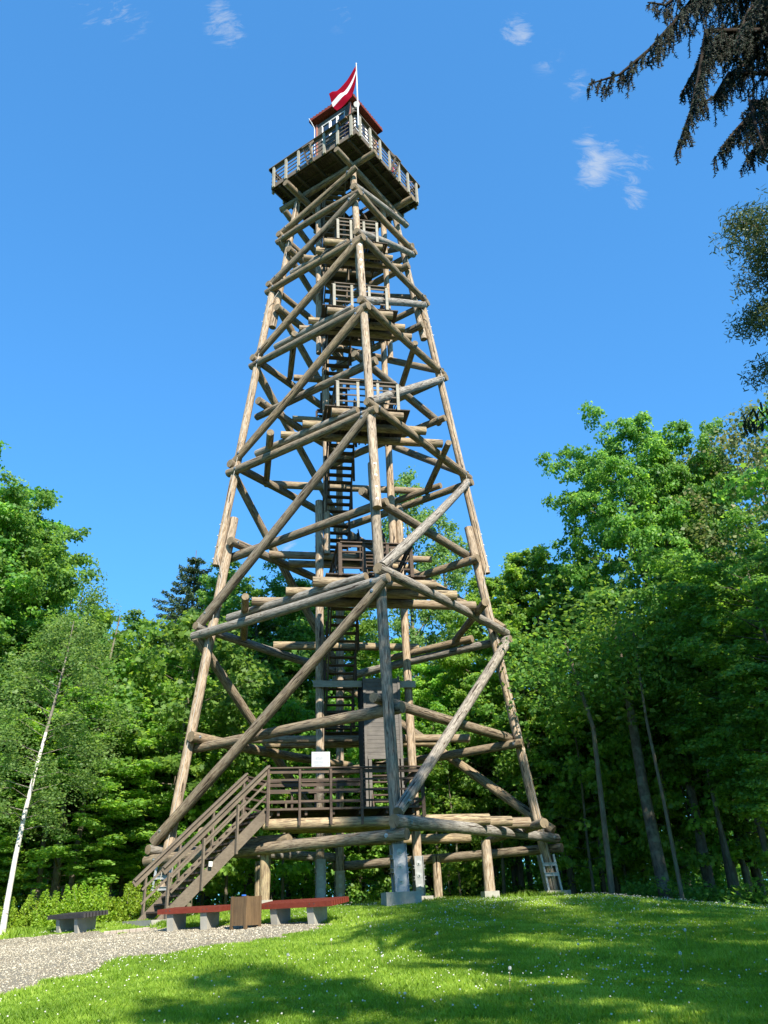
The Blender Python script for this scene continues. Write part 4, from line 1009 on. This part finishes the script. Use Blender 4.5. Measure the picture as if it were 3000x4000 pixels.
# overhanging spruce on the right: long drooping boughs with hanging twigs -----------------
def make_near_spruce():
    rng = np.random.default_rng(71); rd = random.Random(71)
    T = Vector((7.0, 6.6, 0)); zb = g(7.0, 6.6)
    root = empty('spruce_tree', (T.x, T.y, zb)); tag(root, 'big dark spruce whose drooping boughs hang into the top right corner', 'tree')
    mb = MB(); mb.tube([(0, 0, -.3), (0, 0, 12), (0, 0, 25)], [.3, .2, .02], 10)
    Cs = []; Sp = []; Ns = []
    O = np.array([T.x, T.y, zb])
    def twig(P, dr, L_):
        # one hanging twig: a thin stem with needles all round
        k = max(3, int(L_/.018)); t = np.linspace(0, 1, k); dr = dr/np.linalg.norm(dr); end = P+dr*L_
        pts = P+dr*(L_*t)[:, None]+np.array([0, 0, -1])*(.25*L_*t**2)[:, None]
        mb.tube([tuple(pts[0]), tuple(pts[k//2]), tuple(pts[-1])], [.006, .005, .004], 4, cap=False)
        for rep in range(3):
            n = rng.normal(size=(k, 3)); n -= (n @ dr)[:, None]*dr; n /= np.linalg.norm(n, axis=1, keepdims=True)
            sp = n+dr*.8; Cs.append(pts+n*.011); Sp.append(sp); Ns.append(np.cross(n, dr)+rng.normal(size=(k, 3))*.3)
    def bough(pts, dens=13, tw=.30, main=.03):
        pts = [np.array(p)-O for p in pts]; seg = []; tot = 0
        mb.tube([tuple(p) for p in pts], [.008+main*(i_/(len(pts)-1)) for i_ in range(len(pts))], 6, cap=False)
        for a, b in zip(pts[:-1], pts[1:]): seg.append((a, b, np.linalg.norm(b-a))); tot += seg[-1][2]
        n = int(tot*dens); 
        for q in range(n):
            f = (q+rd.random())/n*tot; ff = f
            for a, b, l in seg:
                if ff <= l: break
                ff -= l
            P = a+(b-a)*min(ff/l, 1); dd = (a-b)/l; s_ = np.cross(dd, [0, 0, 1]); s_ /= np.linalg.norm(s_)+1e-9
            side = rd.choice((-1, 1)); grow = .35+.65*min(f/ (tot*.45), 1)
            Ls = tw*grow*rd.uniform(.7, 1.5)
            # side shoot, then hanging twigs from it
            S1 = P+(s_*side*rd.uniform(.2, 1)+dd*.5+np.array([0, 0, -.25]))*Ls*.8
            twig(P, S1-P, np.linalg.norm(S1-P))
            for w in range(rd.randint(2, 4)):
                Q = P+(S1-P)*rd.uniform(.15, 1); twig(Q, np.array([rd.uniform(-.35, .35), rd.uniform(-.35, .35), -1.])+dd*.35, Ls*rd.uniform(.5, 1.15))
    def ext(pts, z): e = pts[-1]; return pts+[(e[0]*.5+T.x*.5, e[1]*.5+T.y*.5, (e[2]+z)/2+.12), (T.x, T.y, z)]
    B = [([(2.35, 5.52, 7.71), (2.68, 5.48, 7.79), (3.09, 5.49, 8.21), (3.46, 5.5, 8.69), (3.8, 5.52, 9.17)], 10.6), ([(2.99, 5.43, 6.5), (3.25, 5.39, 7.07), (3.44, 5.4, 7.58), (3.72, 5.45, 8.41)], 9.8),
         ([(3.71, 5.21, 6.24), (3.80, 5.35, 6.75), (3.95, 5.5, 7.3)], 8.2), ([(3.13, 5.35, 8.79), (3.37, 5.44, 8.88), (3.73, 5.44, 9.24)], 10.8), ([(3.35, 5.5, 7.25), (3.6, 5.5, 7.4), (3.9, 5.6, 7.9)], 8.9),
         ([(3.55, 5.6, 6.75), (3.8, 5.7, 7.1), (4.2, 5.8, 7.6)], 8.6), ([(3.6, 4.9, 7.4), (3.9, 5.0, 8.0), (4.3, 5.2, 8.6)], 9.5), ([(3.5, 5.9, 8.0), (3.8, 5.9, 8.5), (4.2, 6.0, 9.0)], 10), ([(3.9, 5.0, 6.6), (4.2, 5.2, 7.1), (4.8, 5.5, 7.6)], 8.5),
         ([(3.6, 5.3, 9.0), (4.0, 5.4, 9.5), (4.6, 5.6, 10.1)], 11), ([(4.0, 5.4, 6.2), (4.3, 5.6, 6.8), (4.9, 5.9, 7.3)], 8.3), ([(3.4, 5.1, 8.3), (3.8, 5.3, 8.8), (4.4, 5.5, 9.4)], 10.4), ([(3.95, 5.9, 6.9), (4.3, 6.0, 7.4), (4.9, 6.2, 8.0)], 9)]
    for q in range(16):
        x0, y0, z0_ = 3.9+rd.uniform(-.15, .7), 5.3+rd.uniform(-.5, .8), 7.2+q*.22+rd.uniform(-.2, .2); B.append(([(x0, y0, z0_), (x0+.35, y0+.08, z0_+.4), (x0+.9, y0+.2, z0_+.8)], z0_+2.0))
    for pts, z in B: bough(ext(pts, z), 17, .34)
    Cn = np.concatenate(Cs); V = leaves(rng, Cn, np.concatenate(Ns), .038, 'needle', np.concatenate(Sp))
    mb.build('trunk', B_DARK, root); npmesh('foliage', V, 5, L_SPRUCE_SHADE, root, col=rng.uniform(0, 1, len(Cn)))
    # the rest of the crown, all round and above
    Cs = []; Ns = []; Sp = []; m2 = MB()
    for q in range(30):
        s_ = q/30; z = 5.5+19*s_; L0 = 4.0*(1-s_)**.8+.3
        for k in range(9):
            az = k*.698+q*1.1+rd.uniform(-.2, .2); d = np.array([math.cos(az), math.sin(az), 0])
            wx = (O+d*L0)[0]/(O+d*L0)[1]
            L_ = L0*rd.uniform(.8, 1.1)
            if z < 16 and d[0] < .25 and d[1] < .9: L_ *= .42 if z < 12 else .7   # thinned towards the lawn, where the drooping boughs above are
            n = int(110*L_); t = rng.uniform(.1, 1, n); P = np.array([0, 0, z-zb-0])+d*(L_*t)[:, None]+np.array([0, 0, -1])*(.32*L_*np.sin(t*2.2))[:, None]
            side = np.array([-d[1], d[0], 0]); sw = rng.uniform(-1, 1, n)*(.3*L_*(1.1-t)+.06)
            Cs.append(P+side*sw[:, None]-np.array([0, 0, 1])*rng.uniform(0, .3, n)[:, None]); Sp.append(d*.5+np.array([0, 0, -1.])+rng.normal(size=(n, 3))*.3); Ns.append(rng.normal(size=(n, 3)))
            m2.tube([(0, 0, z-zb), tuple(np.array([0, 0, z-zb])+d*L_*.6+np.array([0, 0, -.3*L_]))], [.03, .01], 4, cap=False)
    Cn = np.concatenate(Cs); V = leaves(rng, Cn, np.concatenate(Ns), .13, 'needle', np.concatenate(Sp)); npmesh('crown', V, 5, L_SPRUCE_SHADE, root, col=rng.uniform(0, 1, len(Cn)))
    m2.build('limbs', B_DARK, root)
make_near_spruce()
# trees standing behind and beside the camera; they dapple the lawn
put(VM[1], 9.5, -3.0, 2.0, 'maple behind and right of the viewpoint', sc=.55, sz=.80)
for x_, y_, sc, sz, rz, lb in ((4.6, -4.2, .9, .62, 1.0, 'airy aspen behind the viewpoint'), (-.8, -7.5, .95, .66, 2.5, 'airy aspen behind and left of the viewpoint'), (7.2, -1.2, .8, .6, 4.0, 'airy aspen close behind and right of the viewpoint'), (11.8, 4.0, .9, .7, 3.1, 'airy aspen beside the lawn on the right')):
    put(pop, x_, y_, rz, lb, sc=sc, sz=sz)

# ------------------------------------------------------------------ grass, clover, dandelions
rng = np.random.default_rng(101)
def scatter(n, d0, d1, az0, az1, power=1.0):
    az = np.radians(rng.uniform(az0, az1, n)); d = np.sqrt(rng.uniform(d0**2, d1**2, n)); return d*np.sin(az), d*np.cos(az)
def blocked(x, y):
    b = onpath(x, y)
    return b
GX = []; GY = []; GH = []
for n, d0, d1, h in ((230000, 7.5, 12, .085), (240000, 12, 18, .09), (200000, 18, 26, .09), (120000, 26, 42, .10)):
    x, y = scatter(n, d0, d1, -29, 29); k = ~blocked(x, y); x = x[k]; y = y[k]; GX.append(x); GY.append(y); GH.append(np.full(len(x), h))
# taller tufts round the tower foot
for (u_, v_, rr, n, h) in ((0, -6.8, .9, 2000, .10), (6.8, 0, 1.0, 1200, .11), (1.8, -5.0, 1.6, 4000, .15), (4.5, -1.5, 2.0, 5000, .22), (3.4, -3.2, .5, 900, .14), (-2.5, -5.0, 1.6, 2500, .12), (0, 1.5, 4.5, 20000, .22), (-5.5, 0, 2.5, 6000, .2)):
    c = world_of(u_, v_); a = rng.uniform(0, 6.28, n); r_ = rr*np.sqrt(rng.uniform(0, 1, n)); x = c[0]+r_*np.cos(a); y = c[1]+r_*np.sin(a); k = ~blocked(x, y); GX.append(x[k]); GY.append(y[k]); GH.append(np.full(k.sum(), h))
for (x0, y0, x1, y1, n, h) in ((-6.3, 22.6, -4.6, 22.2, 2500, .16), (-5.2, 21.8, -1.4, 20.6, 4500, .13), (-11.5, 24.6, -8.0, 24.3, 4000, .18)):
    t = rng.uniform(0, 1, n); x = x0+(x1-x0)*t+rng.normal(size=n)*.12; y = y0+(y1-y0)*t+rng.normal(size=n)*.22+.25; k = ~blocked(x, y); GX.append(x[k]); GY.append(y[k]); GH.append(np.full(k.sum(), h))
x = np.concatenate(GX); y = np.concatenate(GY); h = np.concatenate(GH); n = len(x)
patch = .72+.30*np.sin(x*.9+1.3*np.sin(y*.5))*np.cos(y*.8+np.sin(x*.7))+.22*np.sin(x*2.9)*np.sin(y*2.3+x)
h = h*patch*rng.uniform(.55, 1.45, n); z = gz(x, y)-.004
a = rng.uniform(0, 6.28, n); wd = (.0042+.00022*np.hypot(x, y))*rng.uniform(.8, 1.5, n); ln_ = rng.uniform(.1, .75, n)*h; a2 = rng.uniform(0, 6.28, n)
P = np.stack([x, y, z], 1); W = np.stack([np.cos(a)*wd, np.sin(a)*wd, 0*a], 1); Lm = np.stack([np.cos(a2)*ln_*.35, np.sin(a2)*ln_*.35, h*.6], 1); Lt = np.stack([np.cos(a2)*ln_, np.sin(a2)*ln_, h], 1)
V = np.stack([P-W, P+W, P+Lm+W*.8, P+Lt, P+Lm-W*.8], 1)
tone = np.clip(.42+.2*rng.normal(size=n)+.22*np.sin(x*1.1+y*.6)*np.sin(y*.9-x*.4)+.22*np.sin(x*3.7+2*np.sin(y*1.9))*np.sin(y*4.1-x)+.12*np.sin(x*9+y*5)*np.sin(y*11-x*4), 0, 1)
gr = npmesh('grass', V, 5, L_GRASS, col=tone); tag(gr, 'short sunlit lawn grass with longer tufts round the tower foot', 'grass', kind='stuff')
# white clover heads
M_CLOVER = simple('clover_head', (.50, .48, .42), (.66, .65, .58), 60, .8, .1, 0, 0)
ico = np.array([(0, 0, 1), (.894, 0, .447), (.276, .851, .447), (-.724, .526, .447), (-.724, -.526, .447), (.276, -.851, .447), (.724, .526, -.447), (-.276, .894, -.447), (-.894, 0, -.447), (-.276, -.851, -.447), (.724, -.526, -.447), (0, 0, -1)])
icf = np.array([(0, 1, 2), (0, 2, 3), (0, 3, 4), (0, 4, 5), (0, 5, 1), (1, 6, 2), (2, 7, 3), (3, 8, 4), (4, 9, 5), (5, 10, 1), (6, 7, 2), (7, 8, 3), (8, 9, 4), (9, 10, 5), (10, 6, 1), (11, 7, 6), (11, 8, 7), (11, 9, 8), (11, 10, 9), (11, 6, 10)])
def clover_density(x, y):
    f = .10+.55*np.clip(np.sin(x*1.15+y*.35+1.0)*np.sin(y*.8-x*.5+.4)+.15, 0, 1)
    f += 1.6*np.exp(-((y-22.2-.12*(x-4))/1.3)**2)*(x > .8)*np.clip((x-.8)/2, 0, 1)        # dense white band along the crest
    f += .8*np.exp(-((x-1.0)/1.0)**2-((y-10.6)/.8)**2)+.6*np.exp(-((x+2.5)/2.0)**2-((y-21.2)/.8)**2)
    return np.clip(f, 0, 2.0)/2.0
x, y = scatter(27000, 8, 31, -27, 27); keep = (rng.uniform(0, 1, len(x)) < clover_density(x, y)) & ~blocked(x, y); x = x[keep]; y = y[keep]; n = len(x)
zc_ = gz(x, y)+rng.uniform(.055, .105, n); r_ = rng.uniform(.007, .012, n)
C = np.stack([x, y, zc_], 1); V = C[:, None, :]+ico[None]*r_[:, None, None]*np.array([1, 1, .85]); T = V[:, icf.ravel()].reshape(-1, 3, 3)
co = npmesh('clover', T, 3, M_CLOVER); tag(co, 'white clover flowers scattered through the lawn, thickest along the crest', 'clover', kind='stuff')
# low broad leaves of clover, plantain and dandelion between the blades
x, y = scatter(150000, 7.5, 22, -29, 29); pm = np.sin(x*1.3+1.7*np.sin(y*.7))*np.sin(y*1.1+x*.4)+.5*np.sin(x*3.1+y*2.3); keep = (pm+rng.normal(size=len(x))*.35 > .35) & ~blocked(x, y); x = x[keep]; y = y[keep]; n = len(x)
C = np.stack([x, y, gz(x, y)+rng.uniform(.02, .06, n)], 1); V = leaves(rng, C, rng.normal(size=(n, 3))*.35+np.array([0, 0, 1]), .026, 'kite')
lw = npmesh('low_weeds', V, 4, L_GRASS, col=np.clip(.25+.2*rng.normal(size=n), 0, 1)); tag(lw, 'patches of low clover and plantain leaves between the grass blades', 'weeds', kind='stuff')
# loose stones on the path
x = rng.uniform(-13, -1.3, 90000); y = rng.uniform(9.5, 25, 90000); k = onpath(x, y) & (np.degrees(np.arctan2(-x, y)) < 30); x = x[k][:26000]; y = y[k][:26000]; n = len(x)
r_ = rng.uniform(.005, .013, n)*rng.choice([1, 1, 1, 1.6], n); C = np.stack([x, y, gz(x, y)+.012+r_*.3], 1); dfm = rng.uniform(.6, 1.3, (n, 12, 1)); V = C[:, None, :]+ico[None]*dfm*r_[:, None, None]*np.array([1, 1, .6]); T = V[:, icf.ravel()].reshape(-1, 3, 3)
s = Mat('stones', .9, .2); a = s.N('Attribute', attribute_name='tone'); s.color(s.ramp(a.outputs['Fac'], [(0, (.22, .185, .125)), (.4, (.36, .32, .235)), (1, (.50, .46, .365))]))
stn = npmesh('gravel_stones', T, 3, s.m, col=np.repeat(rng.uniform(0, 1, n), 20)); tag(stn, 'loose pale crushed stones lying over the path', 'gravel', kind='stuff')
# dandelion clocks
M_STEM = simple('dandelion_stem', (.22, .20, .08), (.30, .25, .12), 9, .8)
s = Mat('dandelion_down', .95, .05); s.color((.62, .63, .58)); tr = s.N('BsdfTransparent'); mx = s.N('MixShader')
n = s.noise(s.obj((1, 1, 1)), 130, 2); s.L(s.ramp(n, [(.45, .25), (.55, .8)]), mx.inputs[0]); o_ = s.t.nodes['Material Output']; s.L(tr.outputs[0], mx.inputs[1]); s.L(s.b.outputs[0], mx.inputs[2]); s.L(mx.outputs[0], o_.inputs['Surface'])
M_DOWN = s.m
dd = empty('dandelion'); mb = MB(); mb.tube([(0, 0, 0), (.006, .004, .11), (.0, .01, .22)], .0028, 5); mb.build('stem', M_STEM, dd)
mb = MB(); us = MB()
vs = []; fs = []
for i_ in range(7):
    for k in range(12):
        th = math.pi*i_/6; a_ = 2*math.pi*k/12; vs.append((.022*math.sin(th)*math.cos(a_), .01+.022*math.sin(th)*math.sin(a_), .235+.022*math.cos(th)))
for i_ in range(6):
    for k in range(12): fs.append((i_*12+k, i_*12+(k+1) % 12, (i_+1)*12+(k+1) % 12, (i_+1)*12+k))
mb.add(vs, fs, 0, True); mb.tube([(0, .01, .228), (0, .01, .242)], .005, 6); mb.build('seed_head', M_DOWN, dd)
spots = [(-2.55, 11.2), (.0, 9.6), (1.15, 10.2), (-1.6, 12.4), (.55, 14.2), (2.4, 12.6), (3.6, 15.0), (-.55, 16.0), (2.9, 18.2), (4.6, 17.6), (1.7, 16.4), (-1.1, 14.0), (3.3, 10.9), (5.4, 18.8), (.9, 18.4), (2.0, 19.4), (1.3, 20.6), (.6, 21.2), (-.9, 18.6), (2.6, 21.0), (-.3, 12.6), (4.1, 13.2)]
for q, (x_, y_) in enumerate(spots):
    o = dd if q == 0 else copy_tree(dd); o.location = (x_, y_, g(x_, y_)); o.rotation_euler = (kr.uniform(-.12, .12), kr.uniform(-.12, .12), kr.uniform(0, 6)); sc = kr.uniform(.7, .95); o.scale = (sc, sc, sc*kr.uniform(.8, 1.25))
    if q == 0: tag(o, 'dandelion clock on a bare stem standing in the lawn', 'dandelion', 'dandelion clocks in the lawn')

# ------------------------------------------------------------------ people on the top deck
SKIN = simple('skin', (.48, .27, .19), (.55, .33, .24), 10, .6, .3, 0, 0)
def person(u_, v_, H, face, shirt, trousers, hair, label, long_hair=False, arms='rail'):
    k = H/1.75; root = empty('person', world_of(u_, v_, ZD), YAW+face, label, 'person')
    def skinmesh(name, V, Rd, E, mat, parent, rooti=0):
        me = bpy.data.meshes.new(name); me.from_pydata([(a*k, b*k, c*k) for a, b, c in V], E, []); o = bpy.data.objects.new(name, me); COL.objects.link(o); o.parent = parent; me.materials.append(mat)
        m = o.modifiers.new('skin', 'SKIN'); m.use_smooth_shade = True
        for i_, sv in enumerate(me.skin_vertices[0].data if me.skin_vertices else []): pass
        return o, m
    import bmesh
    def grow(name, pts, edges, mat, parent):
        bm = bmesh.new(); lay = bm.verts.layers.skin.verify(); vv = []
        for i_, (a, b, c, rx, ry) in enumerate(pts):
            q = bm.verts.new((a*k, b*k, c*k)); q[lay].radius = (rx*k, ry*k); q[lay].use_root = (i_ == 0); vv.append(q)
        for a, b in edges: bm.edges.new((vv[a], vv[b]))
        me = bpy.data.meshes.new(name); bm.to_mesh(me); bm.free(); me.materials.append(mat); o = bpy.data.objects.new(name, me); COL.objects.link(o); o.parent = parent
        m = o.modifiers.new('skin', 'SKIN'); m.use_smooth_shade = True; o.modifiers.new('sub', 'SUBSURF').levels = 1; return o
    # local -y is forward
    hz = 1.12 if arms == 'rail' else .80; hy = -.38 if arms == 'rail' else -.05
    pts = [(0, 0, .95, .15, .11), (0, 0, 1.15, .13, .10), (0, 0, 1.38, .17, .11), (0, .0, 1.50, .06, .06), (0, -.015, 1.58, .085, .095), (0, -.01, 1.68, .075, .09),
           (-.19, 0, 1.41, .055, .055), (-.27, -.08, 1.16, .042, .042), (-.22, hy, hz, .03, .03), (-.21, hy-.08, hz-.02, .028, .015),
           (.19, 0, 1.41, .055, .055), (.27, -.08, 1.16, .042, .042), (.22, hy, hz, .03, .03), (.21, hy-.08, hz-.02, .028, .015),
           (-.09, 0, .86, .085, .085), (-.10, -.02, .48, .058, .058), (-.10, .01, .08, .04, .04), (-.10, -.14, .03, .04, .025),
           (.09, 0, .86, .085, .085), (.10, -.02, .48, .058, .058), (.10, .01, .08, .04, .04), (.10, -.14, .03, .04, .025)]
    for sx, bi in ((-1, 9), (1, 13)):
        pass
    ed = [(0, 1), (1, 2), (2, 3), (3, 4), (4, 5), (2, 6), (6, 7), (7, 8), (8, 9), (2, 10), (10, 11), (11, 12), (12, 13), (0, 14), (14, 15), (15, 16), (16, 17), (0, 18), (18, 19), (19, 20), (20, 21)]
    grow('body', pts, ed, SKIN, root)
    # face: nose, eyes, ears; hands get five short digits each
    fb = MB()
    fb.tube([(0, -.10*k, 1.63*k), (0, -.125*k, 1.595*k)], [.008*k, .014*k], 6)
    for sx in (-1, 1): fb.tube([(sx*.085*k, .0, 1.59*k), (sx*.095*k, .01*k, 1.63*k)], [.012*k, .016*k], 6)
    for sx in (-1, 1):
        for f in range(5):
            bx = sx*.21+(f-2)*.012; L_ = (.05, .07, .075, .07, .045)[f]
            fb.tube([(bx*k, (hy-.10)*k, (hz-.02)*k), (bx*k, (hy-.10-L_*.6)*k, (hz-.03)*k), (bx*k, (hy-.10-L_*.8)*k, (hz-.06)*k)], [.009*k, .008*k, .006*k], 5)
    fb.build('hands_and_face', SKIN, root)
    ey = MB()
    for sx in (-1, 1): ey.tube([(sx*.032*k, -.10*k, 1.635*k), (sx*.032*k, -.103*k, 1.635*k)], .008*k, 6)
    ey.build('eyes', M_BINM, root)
    sh = [(0, 0, .93, .17, .13), (0, 0, 1.15, .155, .12), (0, 0, 1.38, .19, .13), (-.19, 0, 1.42, .07, .07), (-.25, -.06, 1.22, .058, .058), (.19, 0, 1.42, .07, .07), (.25, -.06, 1.22, .058, .058), (0, 0, 1.47, .07, .075)]
    grow('shirt', sh, [(0, 1), (1, 2), (2, 3), (3, 4), (2, 5), (5, 6), (2, 7)], shirt, root)
    tr_ = [(0, 0, .95, .165, .125), (-.09, 0, .86, .10, .10), (-.10, -.02, .48, .075, .075), (-.10, .01, .14, .058, .058), (.09, 0, .86, .10, .10), (.10, -.02, .48, .075, .075), (.10, .01, .14, .058, .058)]
    grow('trousers', tr_, [(0, 1), (1, 2), (2, 3), (0, 4), (4, 5), (5, 6)], trousers, root)
    hp = [(0, .03, 1.66, .095, .10), (0, .035, 1.73, .07, .075)]+([(0, .07, 1.50, .07, .05)] if long_hair else [])
    grow('hair', hp, [(0, 1)]+([(0, 2)] if long_hair else []), hair, root)
    so2 = MB()
    for sx in (-1, 1): so2.box((sx*.10*k, -.07*k, .035*k), (.10*k, .27*k, .07*k))
    so2.build('shoes', M_WHITE, root)
    return root
def cl(name, c): return simple(name, tuple(a*.85 for a in c), c, 12, .85, .1, 0, 0)
person(-.36, -3.2, 1.70, R(-35), cl('navy_cloth', (.03, .05, .13)), cl('navy_trousers', (.02, .03, .08)), cl('brown_hair', (.22, .12, .06)), 'person in dark blue clothes leaning on the top deck rail left of the corner')
person(1.2, -2.35, 1.15, R(45), cl('grey_cloth', (.35, .33, .32)), cl('grey_trousers', (.1, .1, .12)), cl('fair_hair', (.50, .36, .20)), 'small fair haired person behind the right top deck rail near the corner', True)
person(2.25, -1.3, 1.10, R(50), cl('pink_cloth', (.75, .10, .22)), cl('red_trousers', (.5, .05, .08)), cl('black_hair', (.02, .015, .015)), 'small dark haired person in a pink top beside the bracket on the top deck rail', True)
person(3.25, -.3, 1.2, R(60), cl('blue_cloth', (.04, .16, .40)), cl('blue_trousers', (.03, .09, .25)), cl('dark_hair', (.05, .03, .02)), 'person in a blue top near the right end of the top deck')
print('objects', len(bpy.data.objects))
